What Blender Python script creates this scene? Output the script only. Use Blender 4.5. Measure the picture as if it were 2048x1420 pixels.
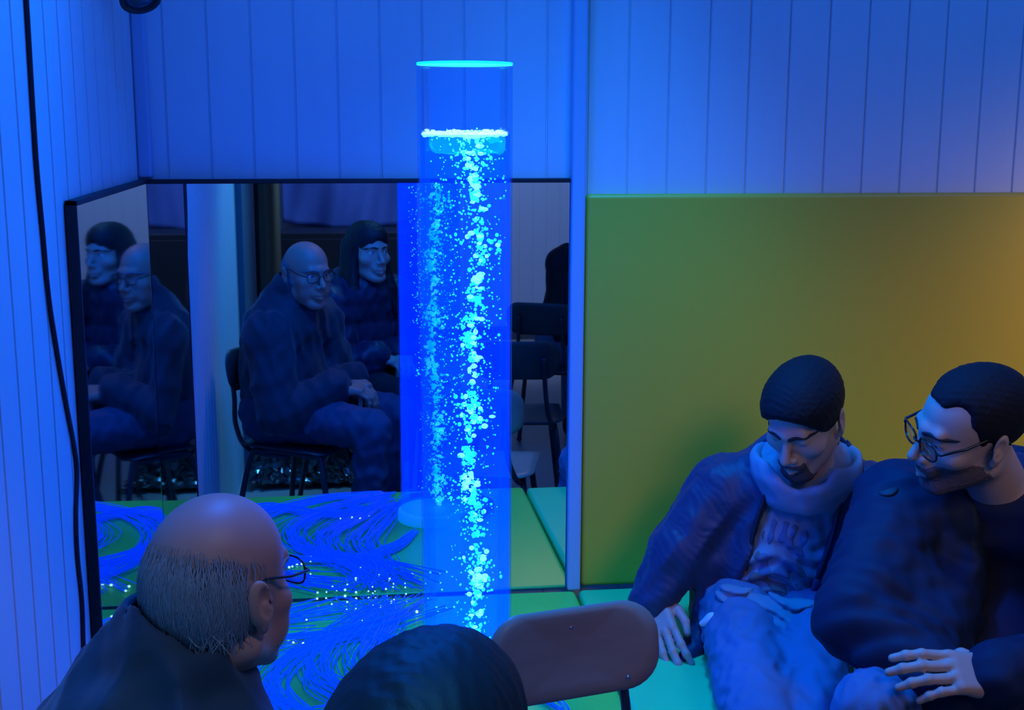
import bpy, bmesh, math, random
import numpy as np
from mathutils import Matrix, Vector

for o in list(bpy.data.objects):
    bpy.data.objects.remove(o)
SC = bpy.context.scene
COL = SC.collection
random.seed(5)
RNG = np.random.default_rng(11)

# ------------------------------------------------------------------ camera
FPX, YAW, TILT, ROLL = 2515.0, .1135, .1893, -.0033
EYE = np.array([0, 0, 1.65])
_cy, _sy, _ct, _st, _cr, _sr = math.cos(YAW), math.sin(YAW), math.cos(TILT), math.sin(TILT), math.cos(ROLL), math.sin(ROLL)
CM = (np.array([[_cr, 0, -_sr], [0, 1, 0], [_sr, 0, _cr]]) @ np.array([[1, 0, 0], [0, _ct, -_st], [0, _st, _ct]])
      @ np.array([[_cy, -_sy, 0], [_sy, _cy, 0], [0, 0, 1.]]))
cam = bpy.data.cameras.new('camera')
cam.sensor_width = 36
cam.lens = FPX / 2048 * 36
cam.clip_start = .02
camo = bpy.data.objects.new('camera', cam)
COL.objects.link(camo)
mw = Matrix.Identity(4)
for i in range(3):
    mw[i][0], mw[i][1], mw[i][2], mw[i][3] = CM[0][i], CM[2][i], -CM[1][i], EYE[i]
camo.matrix_world = mw
SC.camera = camo


def at(u, v, Y):
    """world point seen at photo pixel (u, v) at depth Y"""
    d = CM.T @ np.array([(u - 1024) / FPX, 1, -(v - 710) / FPX])
    return EYE + d * Y / d[1]


def atx(u, v, X):
    d = CM.T @ np.array([(u - 1024) / FPX, 1, -(v - 710) / FPX])
    return EYE + d * X / d[0]


# ------------------------------------------------------------------ world, lights, exposure
W = bpy.data.worlds.new('room_dark')
SC.world = W
W.use_nodes = True
W.node_tree.nodes['Background'].inputs[0].default_value = (.004, .006, .02, 1)
W.node_tree.nodes['Background'].inputs[1].default_value = 1.0
SC.view_settings.view_transform = 'Standard'
SC.view_settings.look = 'None'
SC.view_settings.exposure = 0
SC.view_settings.gamma = 1
SC.cycles.transparent_max_bounces = 32
SC.cycles.max_bounces = 10
SC.cycles.glossy_bounces = 6
SC.cycles.diffuse_bounces = 3
SC.cycles.use_denoising = True
SC.cycles.sample_clamp_indirect = 6


def lamp(name, kind, loc, target, power, color, size=.2, **kw):
    l = bpy.data.lights.new(name, kind)
    l.energy = power
    l.color = color
    if kind == 'AREA':
        l.shape = 'DISK'
        l.size = size
    else:
        l.shadow_soft_size = size
    for k, v in kw.items():
        setattr(l, k, v)
    o = bpy.data.objects.new(name, l)
    COL.objects.link(o)
    o.location = loc
    if target is not None:
        o.rotation_euler = (Vector(target) - Vector(loc)).to_track_quat('-Z', 'Y').to_euler()
    return o


# blue LED lamps under the ceiling above the tube corner, a warm lamp far right; fill spots are added to brighten walls and people
lamp('blue_ceiling_lamp', 'AREA', (.02, 1.9, 3.05), (-.15, 2.4, 0), 11, (.0, .105, 1), .5)
lamp('blue_platform_spot', 'SPOT', (.48, 2.40, 3.1), (.58, 2.60, .44), 250, (.0, .23, 1), .2, spot_size=math.radians(49), spot_blend=.5)
lamp('blue_wall_fill', 'SPOT', (.15, 2.75, 3.1), (-.54, 1.30, 1.1), 250, (.0, .145, 1), .2, spot_size=math.radians(60), spot_blend=.9)  # added spot that brightens the left wall, no fixture there
lamp('blue_side_fill', 'SPOT', (-.30, 2.25, 2.65), (1.05, 2.32, 1.0), 150, (.0, .125, 1), .15, spot_size=math.radians(40), spot_blend=.8)  # added unseen spot, strengthens the blue from the left on the two men
lamp('blue_ceiling_lamp', 'AREA', (1.95, 1.95, 3.05), (1.9, 3.0, 1.3), 9, (.0, .16, 1), .4)
lamp('warm_wall_lamp', 'SPOT', (2.42, 2.3, 1.55), (2.15, 3.05, .98), 19, (1, .66, .25), .2, spot_size=math.radians(105), spot_blend=1)
lamp('front_white_lamp', 'SPOT', (1.5, -.3, 2.9), (1.05, 2.6, .78), 70, (1, .76, .52), .6, spot_size=math.radians(37), spot_blend=.9)
lamp('white_back_fill', 'SPOT', (.75, .55, 2.9), (-.20, 1.50, 1.05), 19, (1, .70, .62), .12, spot_size=math.radians(22), spot_blend=.6)  # added spot, cone narrowed to reach the bald man's back and spare the walls
lamp('rear_fill', 'SPOT', (.8, -1.3, 3.05), (.5, -3.05, .9), 260, (.22, .44, 1), .3, spot_size=math.radians(85), spot_blend=.5)  # added light to lift the rear wall as the mirror shows it
lamp('rear_fill', 'SPOT', (.55, .1, 3.05), (-.54, .55, 1.0), 300, (.05, .40, 1), .3, spot_size=math.radians(42), spot_blend=.6)  # added light for the left wall strip reflected in the mirror

# ------------------------------------------------------------------ materials
MATS = {}


def mat(name, col, rough=.6, bump=None, var=0, metal=0, spec=.5, sheen=0, emit=None, vscale=20, stretch=(1, 1, 1), coat=0):
    if name in MATS:
        return MATS[name]
    m = bpy.data.materials.new(name)
    m.use_nodes = True
    nt = m.node_tree
    b = nt.nodes['Principled BSDF']
    b.inputs['Base Color'].default_value = (*col, 1)
    b.inputs['Roughness'].default_value = rough
    b.inputs['Metallic'].default_value = metal
    b.inputs['Specular IOR Level'].default_value = spec
    b.inputs['Sheen Weight'].default_value = sheen
    b.inputs['Coat Weight'].default_value = coat
    tc = nt.nodes.new('ShaderNodeTexCoord')
    mp = nt.nodes.new('ShaderNodeMapping')
    mp.inputs['Scale'].default_value = stretch
    nt.links.new(tc.outputs['Object'], mp.inputs[0])
    if var:
        n = nt.nodes.new('ShaderNodeTexNoise')
        n.inputs['Scale'].default_value = vscale
        n.inputs['Detail'].default_value = 4
        nt.links.new(mp.outputs[0], n.inputs['Vector'])
        r = nt.nodes.new('ShaderNodeMixRGB')
        r.inputs[1].default_value = (*[max(0, c * (1 - var)) for c in col], 1)
        r.inputs[2].default_value = (*[min(1, c * (1 + var)) for c in col], 1)
        nt.links.new(n.outputs['Fac'], r.inputs[0])
        nt.links.new(r.outputs[0], b.inputs['Base Color'])
    if bump:
        n = nt.nodes.new('ShaderNodeTexNoise')
        n.inputs['Scale'].default_value = bump[0]
        n.inputs['Detail'].default_value = 3
        nt.links.new(mp.outputs[0], n.inputs['Vector'])
        bp = nt.nodes.new('ShaderNodeBump')
        bp.inputs['Strength'].default_value = bump[1]
        bp.inputs['Distance'].default_value = bump[2] if len(bump) > 2 else .002
        nt.links.new(n.outputs['Fac'], bp.inputs['Height'])
        nt.links.new(bp.outputs[0], b.inputs['Normal'])
    if emit:
        b.inputs['Emission Color'].default_value = (*emit[:3], 1)
        b.inputs['Emission Strength'].default_value = emit[3]
    MATS[name] = m
    return m


def glow(name, emission, strength, gloss=0, tint=(1, 1, 1)):
    """clear and softly self-lit: Transparent + Emission (+ a thin Fresnel gloss)"""
    m = bpy.data.materials.new(name)
    m.use_nodes = True
    nt = m.node_tree
    nt.nodes.clear()
    out = nt.nodes.new('ShaderNodeOutputMaterial')
    tr = nt.nodes.new('ShaderNodeBsdfTransparent')
    tr.inputs[0].default_value = (*tint, 1)
    em = nt.nodes.new('ShaderNodeEmission')
    em.inputs[0].default_value = (*emission, 1)
    em.inputs[1].default_value = strength
    ad = nt.nodes.new('ShaderNodeAddShader')
    nt.links.new(tr.outputs[0], ad.inputs[0])
    nt.links.new(em.outputs[0], ad.inputs[1])
    last = ad
    if gloss:
        gl = nt.nodes.new('ShaderNodeBsdfGlossy')
        gl.inputs['Roughness'].default_value = .06
        fr = nt.nodes.new('ShaderNodeFresnel')
        fr.inputs[0].default_value = gloss
        mx = nt.nodes.new('ShaderNodeMixShader')
        mm = nt.nodes.new('ShaderNodeMath')
        mm.operation = 'MULTIPLY'
        mm.inputs[1].default_value = .3
        nt.links.new(fr.outputs[0], mm.inputs[0])
        nt.links.new(mm.outputs[0], mx.inputs[0])
        nt.links.new(ad.outputs[0], mx.inputs[1])
        nt.links.new(gl.outputs[0], mx.inputs[2])
        last = mx
    nt.links.new(last.outputs[0], out.inputs[0])
    return m


# ------------------------------------------------------------------ objects
def tag(o, label=None, cat=None, group=None, kind=None):
    for k, v in (('label', label), ('category', cat), ('group', group), ('kind', kind)):
        if v:
            o[k] = v
    return o


def mesh_obj(name, V, Fc, m=None, parent=None, smooth=False):
    me = bpy.data.meshes.new(name)
    V = np.asarray(V, np.float64)
    if isinstance(Fc, np.ndarray) and len(Fc):
        nf, nn = Fc.shape
        me.vertices.add(len(V))
        me.vertices.foreach_set('co', V.astype(np.float32).ravel())
        me.loops.add(nf * nn)
        me.loops.foreach_set('vertex_index', Fc.astype(np.int32).ravel())
        me.polygons.add(nf)
        me.polygons.foreach_set('loop_start', np.arange(0, nf * nn, nn, dtype=np.int32))
        me.update(calc_edges=True)
    else:
        me.from_pydata([tuple(v) for v in V], [], [tuple(f) for f in Fc])
    if smooth:
        me.polygons.foreach_set('use_smooth', np.ones(len(me.polygons), bool))
    me.validate()
    if m:
        me.materials.append(m)
    o = bpy.data.objects.new(name, me)
    COL.objects.link(o)
    if parent is not None:
        o.parent = parent
        o.matrix_parent_inverse = Matrix.Translation(parent.location).inverted() if parent.rotation_euler.z == 0 else parent.matrix_basis.inverted()
    return o


def empty(name, loc):
    o = bpy.data.objects.new(name, None)
    o.empty_display_size = .05
    COL.objects.link(o)
    o.location = loc
    return o


class MB:
    """collects shapes (world coordinates) and links them as one mesh object"""
    def __init__(s):
        s.V = []
        s.F = []

    def add(s, V, F):
        n = len(s.V)
        s.V += [tuple(map(float, v)) for v in V]
        s.F += [tuple(int(i) + n for i in f) for f in F]
        return s

    def box(s, lo, hi, R=None, c=None):
        P = np.array([(x, y, z) for x in (lo[0], hi[0]) for y in (lo[1], hi[1]) for z in (lo[2], hi[2])], float)
        if R is not None:
            P = (P - c) @ np.asarray(R).T + c
        return s.add(P, [(0, 1, 3, 2), (4, 6, 7, 5), (0, 4, 5, 1), (2, 3, 7, 6), (0, 2, 6, 4), (1, 5, 7, 3)])

    def rbox(s, lo, hi, r=.01, n=3, T=None):
        """box with rounded edges"""
        bm = bmesh.new()
        bmesh.ops.create_cube(bm, size=1)
        lo, hi = np.array(lo, float), np.array(hi, float)
        for v in bm.verts:
            v.co = Vector((lo + hi) / 2 + np.array(v.co) * (hi - lo))
        bmesh.ops.bevel(bm, geom=list(bm.edges), offset=r, segments=n, profile=.5, affect='EDGES')
        bm.verts.index_update()
        V = [np.array(v.co) for v in bm.verts]
        if T is not None:
            V = [T(v) for v in V]
        F = [[v.index for v in f.verts] for f in bm.faces]
        bm.free()
        return s.add(V, F)

    def tube(s, pts, r, n=8, caps=True, closed=False):
        pts = [np.array(p, float) for p in pts]
        rr = r if hasattr(r, '__len__') else [r] * len(pts)
        m = len(pts)
        V = []
        up = None
        for i, p in enumerate(pts):
            if closed:
                t = pts[(i + 1) % m] - pts[i - 1]
            else:
                t = pts[min(i + 1, m - 1)] - pts[max(i - 1, 0)]
            t = t / (np.linalg.norm(t) + 1e-12)
            if up is None:
                up = np.array([0, 0, 1.]) if abs(t[2]) < .9 else np.array([1., 0, 0])
            a = up - t * np.dot(up, t)
            a /= np.linalg.norm(a) + 1e-12
            up = a
            b = np.cross(t, a)
            for k in range(n):
                q = 2 * math.pi * k / n
                V.append(p + rr[i] * (a * math.cos(q) + b * math.sin(q)))
        F = []
        for i in range(m if closed else m - 1):
            j = (i + 1) % m
            for k in range(n):
                l = (k + 1) % n
                F.append((i * n + k, i * n + l, j * n + l, j * n + k))
        if caps and not closed:
            F.append(tuple(range(n))[::-1])
            F.append(tuple((m - 1) * n + k for k in range(n)))
        return s.add(V, F)

    def lathe(s, prof, c=(0, 0, 0), n=48, R=None, caps=False):
        V = []
        for (r, z) in prof:
            for k in range(n):
                q = 2 * math.pi * k / n
                p = np.array([r * math.cos(q), r * math.sin(q), z])
                if R is not None:
                    p = R @ p
                V.append(p + np.array(c))
        F = []
        for i in range(len(prof) - 1):
            for k in range(n):
                l = (k + 1) % n
                F.append((i * n + k, i * n + l, (i + 1) * n + l, (i + 1) * n + k))
        if caps:
            F.append(tuple(range(n))[::-1])
            F.append(tuple((len(prof) - 1) * n + k for k in range(n)))
        return s.add(V, F)

    def ball(s, c, r, nu=8, nv=6):
        r = np.ones(3) * r
        V = [np.array(c) + (0, 0, -r[2])]
        for i in range(1, nv):
            a = -math.pi / 2 + math.pi * i / nv
            for k in range(nu):
                q = 2 * math.pi * k / nu
                V.append(np.array(c) + r * (math.cos(a) * math.cos(q), math.cos(a) * math.sin(q), math.sin(a)))
        V.append(np.array(c) + (0, 0, r[2]))
        F = [(0, 1 + (k + 1) % nu, 1 + k) for k in range(nu)]
        for i in range(nv - 2):
            for k in range(nu):
                l = (k + 1) % nu
                F.append((1 + i * nu + k, 1 + i * nu + l, 1 + (i + 1) * nu + l, 1 + (i + 1) * nu + k))
        t = len(V) - 1
        F += [(t, 1 + (nv - 2) * nu + k, 1 + (nv - 2) * nu + (k + 1) % nu) for k in range(nu)]
        return s.add(V, F)

    def build(s, name, m, parent=None, smooth=False):
        return mesh_obj(name, s.V, s.F, m, parent, smooth)


def spline(pts, n):
    """Catmull-Rom through pts, n samples per span"""
    P = [np.array(p, float) for p in pts]
    P = [2 * P[0] - P[1]] + P + [2 * P[-1] - P[-2]]
    out = []
    for i in range(1, len(P) - 2):
        for t in np.linspace(0, 1, n, endpoint=False):
            a, b, c, d = P[i - 1], P[i], P[i + 1], P[i + 2]
            out.append(.5 * (2 * b + (c - a) * t + (2 * a - 5 * b + 4 * c - d) * t * t + (3 * b - a - 3 * c + d) * t ** 3))
    out.append(P[-2])
    return out


# ------------------------------------------------------------------ sculpting with distance fields
def smin(a, b, k):
    if k <= 0:
        return np.minimum(a, b)
    h = np.clip(.5 + .5 * (b - a) / k, 0, 1)
    return b * (1 - h) + a * h - k * h * (1 - h)


class Fr:
    """a frame: columns of R are its axes"""
    def __init__(s, t, R=None):
        s.t = np.array(t, float)
        s.R = np.eye(3) if R is None else np.array(R, float)

    def p(s, q):
        return s.t + s.R @ np.array(q, float)

    def loc(s, X, Y, Z):
        x, y, z = X - s.t[0], Y - s.t[1], Z - s.t[2]
        R = s.R
        return (x * R[0, 0] + y * R[1, 0] + z * R[2, 0], x * R[0, 1] + y * R[1, 1] + z * R[2, 1], x * R[0, 2] + y * R[1, 2] + z * R[2, 2])


WF = Fr((0, 0, 0))


def unit(v):
    v = np.array(v, float)
    return v / np.linalg.norm(v)


def frame(t, fwd, up=(0, 0, 1)):
    """y = forward, z ~ up, x = right"""
    y = unit(fwd)
    x = unit(np.cross(y, up))
    z = np.cross(x, y)
    return Fr(t, np.stack([x, y, z], 1))


def head_frame(t, heading, pitch=0, roll=0):
    """heading (x, y); pitch down and roll (right side up) in degrees"""
    p, r = math.radians(pitch), math.radians(roll)
    h = unit((heading[0], heading[1], 0))
    y = h * math.cos(p) - np.array([0, 0, math.sin(p)])
    x = unit(np.cross(h, (0, 0, 1)))
    z = np.cross(x, y)
    x2 = x * math.cos(r) + z * math.sin(r)
    return Fr(t, np.stack([x2, y, np.cross(x2, y)], 1))


class Sh:
    def __init__(s, F=WF):
        s.ops = []
        s.F = F

    def _add(s, fn, c, rad, k, op):
        c = s.F.p(c)
        s.ops.append((op, k, fn, c - rad, c + rad))
        return s

    def ell(s, c, r, k=.01, op='u', rot=None):
        F = s.F
        c0 = np.array(c, float)
        r = np.ones(3) * np.array(r, float)
        G = Fr(F.p(c0), F.R if rot is None else F.R @ rot)

        def fn(X, Y, Z):
            x, y, z = G.loc(X, Y, Z)
            k0 = np.sqrt((x / r[0]) ** 2 + (y / r[1]) ** 2 + (z / r[2]) ** 2)
            k1 = np.sqrt((x / r[0] ** 2) ** 2 + (y / r[1] ** 2) ** 2 + (z / r[2] ** 2) ** 2) + 1e-9
            return k0 * (k0 - 1) / k1
        return s._add(fn, c0, max(r), k, op)

    def cone(s, a, b, ra, rb=None, k=.01, op='u', flat=None):
        rb = ra if rb is None else rb
        A, B = s.F.p(a), s.F.p(b)
        ba = B - A
        L = np.dot(ba, ba) + 1e-12

        def fn(X, Y, Z):
            x, y, z = X - A[0], Y - A[1], Z - A[2]
            t = np.clip((x * ba[0] + y * ba[1] + z * ba[2]) / L, 0, 1)
            return np.sqrt((x - ba[0] * t) ** 2 + (y - ba[1] * t) ** 2 + (z - ba[2] * t) ** 2) - (ra + (rb - ra) * t)
        m = max(ra, rb)
        s.ops.append((op, k, fn, np.minimum(A, B) - m, np.maximum(A, B) + m))
        return s

    def chain(s, pts, rs, k=.01, op='u'):
        for i in range(len(pts) - 1):
            s.cone(pts[i], pts[i + 1], rs[i], rs[i + 1], k if i == 0 else min(k, .006), op)
        return s

    def box(s, c, h, r=.005, k=.01, op='u', rot=None):
        F = s.F
        c0 = np.array(c, float)
        h = np.array(h, float)
        G = Fr(F.p(c0), F.R if rot is None else F.R @ rot)

        def fn(X, Y, Z):
            x, y, z = G.loc(X, Y, Z)
            qx, qy, qz = np.abs(x) - h[0] + r, np.abs(y) - h[1] + r, np.abs(z) - h[2] + r
            o = np.sqrt(np.maximum(qx, 0) ** 2 + np.maximum(qy, 0) ** 2 + np.maximum(qz, 0) ** 2)
            return o + np.minimum(np.maximum(qx, np.maximum(qy, qz)), 0) - r
        return s._add(fn, c0, np.linalg.norm(h), k, op)

    def torus(s, c, R, r, k=.01, op='u', rot=None, sq=1.0):
        F = s.F
        c0 = np.array(c, float)
        G = Fr(F.p(c0), F.R if rot is None else F.R @ rot)

        def fn(X, Y, Z):
            x, y, z = G.loc(X, Y, Z)
            q = np.sqrt(x * x + (y * sq) ** 2) - R
            return np.sqrt(q * q + (z * .7) ** 2) - r
        return s._add(fn, c0, R * 1.4 + r * 1.5, k, op)

    def half(s, p, n, k=.005, op='i'):
        """keep the side where (x - p).n < 0"""
        P = s.F.p(p)
        n = s.F.R @ unit(n)

        def fn(X, Y, Z):
            return (X - P[0]) * n[0] + (Y - P[1]) * n[1] + (Z - P[2]) * n[2]
        s.ops.append((op, k, fn, None, None))
        return s

    def sub(s, other, k=.005, op='u'):
        """add another shape as one operand"""
        lo, hi = bounds(other.ops)
        s.ops.append((op, k, lambda X, Y, Z: evaluate(other.ops, X, Y, Z), lo, hi))
        return s

    def grow(s, amount):
        s.ops = [(op, k, (lambda f, g: (lambda X, Y, Z: f(X, Y, Z) + (-amount if g == 'u' else amount)))(fn, op), lo, hi) for op, k, fn, lo, hi in s.ops]
        return s


def bounds(ops):
    L = [o for o in ops if o[0] == 'u' and o[3] is not None]
    return np.min([o[3] for o in L], 0) - .01, np.max([o[4] for o in L], 0) + .01


def evaluate(ops, X, Y, Z):
    d = None
    for op, k, fn, lo, hi in ops:
        v = fn(X, Y, Z)
        if d is None:
            d = v
        elif op == 'u':
            d = smin(d, v, k)
        elif op == 's':
            d = -smin(-d, v, k)
        else:
            d = -smin(-d, -v, k)
    return d


def axis(lo, hi, h, fines):
    out = [lo]
    while out[-1] < hi:
        x = out[-1]
        s = h
        for a, b, hf in fines:
            if a - h * .5 <= x <= b:
                s = min(s, hf)
        out.append(x + s)
    return np.array(out)


def sculpt(name, sh, m, parent=None, h=.006, fines=(), disp=None):
    """mesh a shape; fines = [(lo, hi, step)] boxes that get a finer lattice"""
    ops = sh.ops
    lo, hi = bounds(ops)
    lo, hi = lo - .012, hi + .012
    ax = [axis(lo[i], hi[i], h, [(f[0][i], f[1][i], f[2]) for f in fines]) for i in range(3)]
    nx, ny, nz = map(len, ax)
    D = np.full((nx, ny, nz), 1.0, np.float32)
    axf = [a.astype(np.float32) for a in ax]
    for op, k, fn, l, u in ops:
        if l is None:
            sl = (slice(0, nx), slice(0, ny), slice(0, nz))
        else:
            mg = k + .03
            sl = tuple(slice(max(0, int(np.searchsorted(ax[i], l[i] - mg)) - 1), int(np.searchsorted(ax[i], u[i] + mg)) + 1) for i in range(3))
        X, Y, Z = axf[0][sl[0]][:, None, None], axf[1][sl[1]][None, :, None], axf[2][sl[2]][None, None, :]
        if X.size == 0 or Y.size == 0 or Z.size == 0:
            continue
        v = fn(X, Y, Z)
        s = D[sl]
        if op == 'u':
            D[sl] = smin(s, v, k)
        elif op == 's':
            D[sl] = -smin(-s, v, k)
        else:
            D[sl] = -smin(-s, -v, k)
    if disp is not None:
        I = np.nonzero(np.abs(D) < .035)
        D[I] += disp(ax[0][I[0]], ax[1][I[1]], ax[2][I[2]]).astype(np.float32)
    V, Fc = surface_nets(D, ax)
    return mesh_obj(name, V, Fc, m, parent, True)


def surface_nets(D, ax):
    S = D < 0
    c = np.zeros(tuple(n - 1 for n in D.shape), np.int8)
    for i in (0, 1):
        for j in (0, 1):
            for k in (0, 1):
                c += S[i:D.shape[0] - 1 + i, j:D.shape[1] - 1 + j, k:D.shape[2] - 1 + k]
    act = (c > 0) & (c < 8)
    I, J, K = np.nonzero(act)
    vid = np.full(act.shape, -1, np.int32)
    vid[I, J, K] = np.arange(len(I))
    P = np.zeros((len(I), 3))
    cnt = np.zeros(len(I))
    corner = [(i, j, k) for i in (0, 1) for j in (0, 1) for k in (0, 1)]
    val = {q: D[I + q[0], J + q[1], K + q[2]] for q in corner}
    for a in corner:
        for b in corner:
            if sum(abs(x - y) for x, y in zip(a, b)) == 1 and a < b:
                da, db = val[a], val[b]
                mk = (da < 0) != (db < 0)
                t = np.where(mk, da / np.where(mk, da - db, 1), 0)
                for q, (ii, x) in enumerate(zip((I, J, K), ax)):
                    pa, pb = x[ii + a[q]], x[ii + b[q]]
                    P[:, q] += mk * (pa + (pb - pa) * t)
                cnt += mk
    P /= cnt[:, None]
    quads = []
    for d in range(3):
        e = [slice(None)] * 3
        e2 = [slice(None)] * 3
        e[d] = slice(0, -1)
        e2[d] = slice(1, None)
        A, B = S[tuple(e)], S[tuple(e2)]
        ch = A != B
        u, v = (d + 1) % 3, (d + 2) % 3
        # interior in u and v
        idx = list(np.nonzero(ch))
        ok = (idx[u] > 0) & (idx[u] < D.shape[u] - 1) & (idx[v] > 0) & (idx[v] < D.shape[v] - 1)
        idx = [q[ok] for q in idx]
        inside = A[tuple(idx)]
        def cell(du, dv):
            q = [x.copy() for x in idx]
            q[u] -= du
            q[v] -= dv
            return vid[tuple(q)]
        Q = np.stack([cell(1, 1), cell(0, 1), cell(0, 0), cell(1, 0)], 1)
        Q[~inside] = Q[~inside][:, ::-1]
        quads.append(Q)
    return P, np.concatenate(quads)


def wav(seed, n, lo, hi):
    """a random sum of sines, as a cheap smooth noise"""
    g = np.random.default_rng(seed)
    ks = []
    for _ in range(n):
        d = g.normal(size=3)
        d /= np.linalg.norm(d)
        ks.append((d * 2 * math.pi / g.uniform(lo, hi), g.uniform(0, 6.28)))

    def f(x, y, z):
        s = 0
        for kv, ph in ks:
            s = s + np.sin(kv[0] * x + kv[1] * y + kv[2] * z + ph)
        return s / math.sqrt(n)
    return f


def folds(seed, amp, lo=.05, hi=.12, n=6):
    a = wav(seed, n, lo, hi)
    b = wav(seed + 1, n, lo * .5, hi * .5)

    def f(x, y, z):
        q = a(x, y, z)
        return amp * (np.abs(q) * .9 - .5) + amp * .35 * b(x, y, z)
    return f

# ------------------------------------------------------------------ the room
YB, XL, ZP = 3.05, -.516, .4425          # mirror face, left mirror face, top of the padded platform
YW, XW = 3.085, -.536                      # wall faces behind them
XR, YF, ZC = 2.6, -3.05, 3.2

white_boards = mat('white_painted_boards', (.78, .79, .80), .45, bump=(9, .12, .002), var=.03, vscale=6, stretch=(6, 6, .5))


def board_wall(name, a, b, z0, z1, n, pitch=.1005, first=0.0, m=white_boards, thick=.03, groove=.006, depth=.005):
    """tongue and groove boarding from plan point a to b, facing n"""
    a, b, n = np.array(a, float), np.array(b, float), np.array(n, float)
    L = np.linalg.norm(b - a)
    d = (b - a) / L
    prof = [(0, 0)]
    x = first
    while x < L:
        if x > groove:
            prof += [(x - groove / 2, 0), (x - groove * .2, -depth), (x + groove * .2, -depth), (x + groove / 2, 0)]
        x += pitch
    prof = [p for p in prof if p[0] < L - 1e-4] + [(L, 0)]
    V = []
    for z in (z0, z1):
        for s, q in prof:
            p = a + d * s + n * q
            V.append((*p, z))
    k = len(prof)
    F = [(i, i + 1, k + i + 1, k + i) for i in range(k - 1)]
    nb = len(V)
    for z in (z0, z1):
        for p in (a - n * thick, b - n * thick):
            V.append((*p, z))
    F += [(nb + 1, nb, nb + 2, nb + 3), (0, k, nb + 2, nb), (k - 1, nb + 1, nb + 3, 2 * k - 1)]
    F.append(tuple(range(k, 2 * k)) + (nb + 3, nb + 2))
    F.append(tuple(range(k))[::-1] + (nb, nb + 1))
    o = mesh_obj(name, V, F, m)
    bm = bmesh.new()
    bm.from_mesh(o.data)
    bmesh.ops.recalc_face_normals(bm, faces=bm.faces)
    bm.to_mesh(o.data)
    bm.free()
    return tag(o, kind='structure')


# groove positions read off the photograph on the back wall
g0 = at(1257, 190, YW)[0]
first = (g0 - XW) % .1005
board_wall('wall_back', (XW, YW), (XR, YW), 0, ZC, (0, -1), first=first)
board_wall('wall_left', (XW, .3), (XW, YW), 0, ZC, (1, 0), first=.04, groove=.009, depth=.008)
dark_plaster = mat('teal_grey_wall_paint', (.30, .34, .36), .7, bump=(30, .1, .001), var=.06)
tag(MB().box((XW - .03, YF, 0), (XW, .3, ZC)).build('wall_left', dark_plaster), kind='structure')
board_wall('wall_front', (XR, YF), (XW, YF), 0, ZC, (0, 1), first=.05, m=mat('lilac_boards', (.62, .58, .66), .5, bump=(20, .1), var=.03))
tag(MB().box((XR, YF, 0), (XR + .03, YW, ZC)).build('wall_right', white_boards), kind='structure')
floor_m = mat('brown_vinyl_floor', (.48, .34, .30), .45, bump=(60, .08, .001), var=.15, vscale=7)
tag(MB().box((XW - .03, YF - .03, -.03), (XR + .03, YW + .03, 0)).build('floor', floor_m), kind='structure')
tag(MB().box((XW - .03, YF - .03, ZC), (XR + .03, YW + .03, ZC + .03)).build('ceiling', mat('white_ceiling_paint', (.7, .7, .7), .8)), kind='structure')
tag(MB().rbox((XW, YF, 0), (XR, YF + .018, .10), .004).build('baseboard_front', mat('dark_skirting_paint', (.07, .075, .09), .5)), kind='structure')

# vertical trims: the narrow cover strip in the corner and the wide post between the mirror and the yellow pad
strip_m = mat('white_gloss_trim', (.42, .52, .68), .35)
mirror_top = 1.65 - .1561
cs = MB().rbox((XW, YW - .032, mirror_top + .006), (XW + .032, YW, ZC), .006)
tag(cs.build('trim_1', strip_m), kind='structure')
xp0, xp1 = at(1139, 780, YB - .012)[0], at(1166, 780, YB - .012)[0]
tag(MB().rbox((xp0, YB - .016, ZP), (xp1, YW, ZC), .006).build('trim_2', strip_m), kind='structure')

# ------------------------------------------------------------------ the two wall mirrors
mirror_m = mat('silvered_acrylic', (.66, .70, .74), .015, metal=1)
mirror_old = mat('clouded_silvered_acrylic', (.64, .72, .78), .03, metal=1, bump=(3.5, .02, .004))
edge_m = mat('black_mirror_edge', (.012, .012, .016), .5)
MA = .012                                    # the back mirror hangs a touch askew
mid = (XL + xp0) / 2


def askew(p):
    return np.array([p[0], p[1] + (p[0] - mid) * MA, p[2]])


t = tag(empty('wall_mirror', (mid, YB, ZP)), 'wide clear wall mirror standing on the platform behind the bubble tube', 'mirror')
MB().rbox((XL, YB, ZP + .001), (xp0 - .001, YB + .006, mirror_top - .006), .0015, 1, askew).build('mirror_panel', mirror_m, t)
MB().rbox((XL, YB - .002, mirror_top - .0065), (xp0 - .001, YB + .022, mirror_top + .003), .001, 1, askew).build('top_edge', edge_m, t)
MB().rbox((XL + .002, YB + .0075, ZP + .001), (xp0 - .003, YB + .024, mirror_top - .008), .001, 1, askew).build('backing_board', edge_m, t)
YM0 = YB - .739
t = tag(empty('wall_mirror', (XL, (YM0 + YB) / 2, ZP)), 'darker clouded mirror on the left wall with a thick black edge', 'mirror')
MB().rbox((XL - .006, YM0 + .004, ZP + .001), (XL, YB - .003, mirror_top - .006), .001, 1).build('mirror_panel', mirror_old, t)
MB().rbox((XL - .018, YM0 - .003, ZP + .001), (XL + .002, YM0 + .004, mirror_top + .003), .001, 1).build('side_edge', edge_m, t)
MB().rbox((XL - .018, YM0 - .003, mirror_top - .0065), (XL + .002, YB - .003, mirror_top + .003), .001, 1).build('top_edge', edge_m, t)
MB().rbox((XL - .018, YM0 + .005, ZP + .001), (XL - .0065, YB - .003, mirror_top - .008), .001, 1).build('backing_board', edge_m, t)

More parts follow.
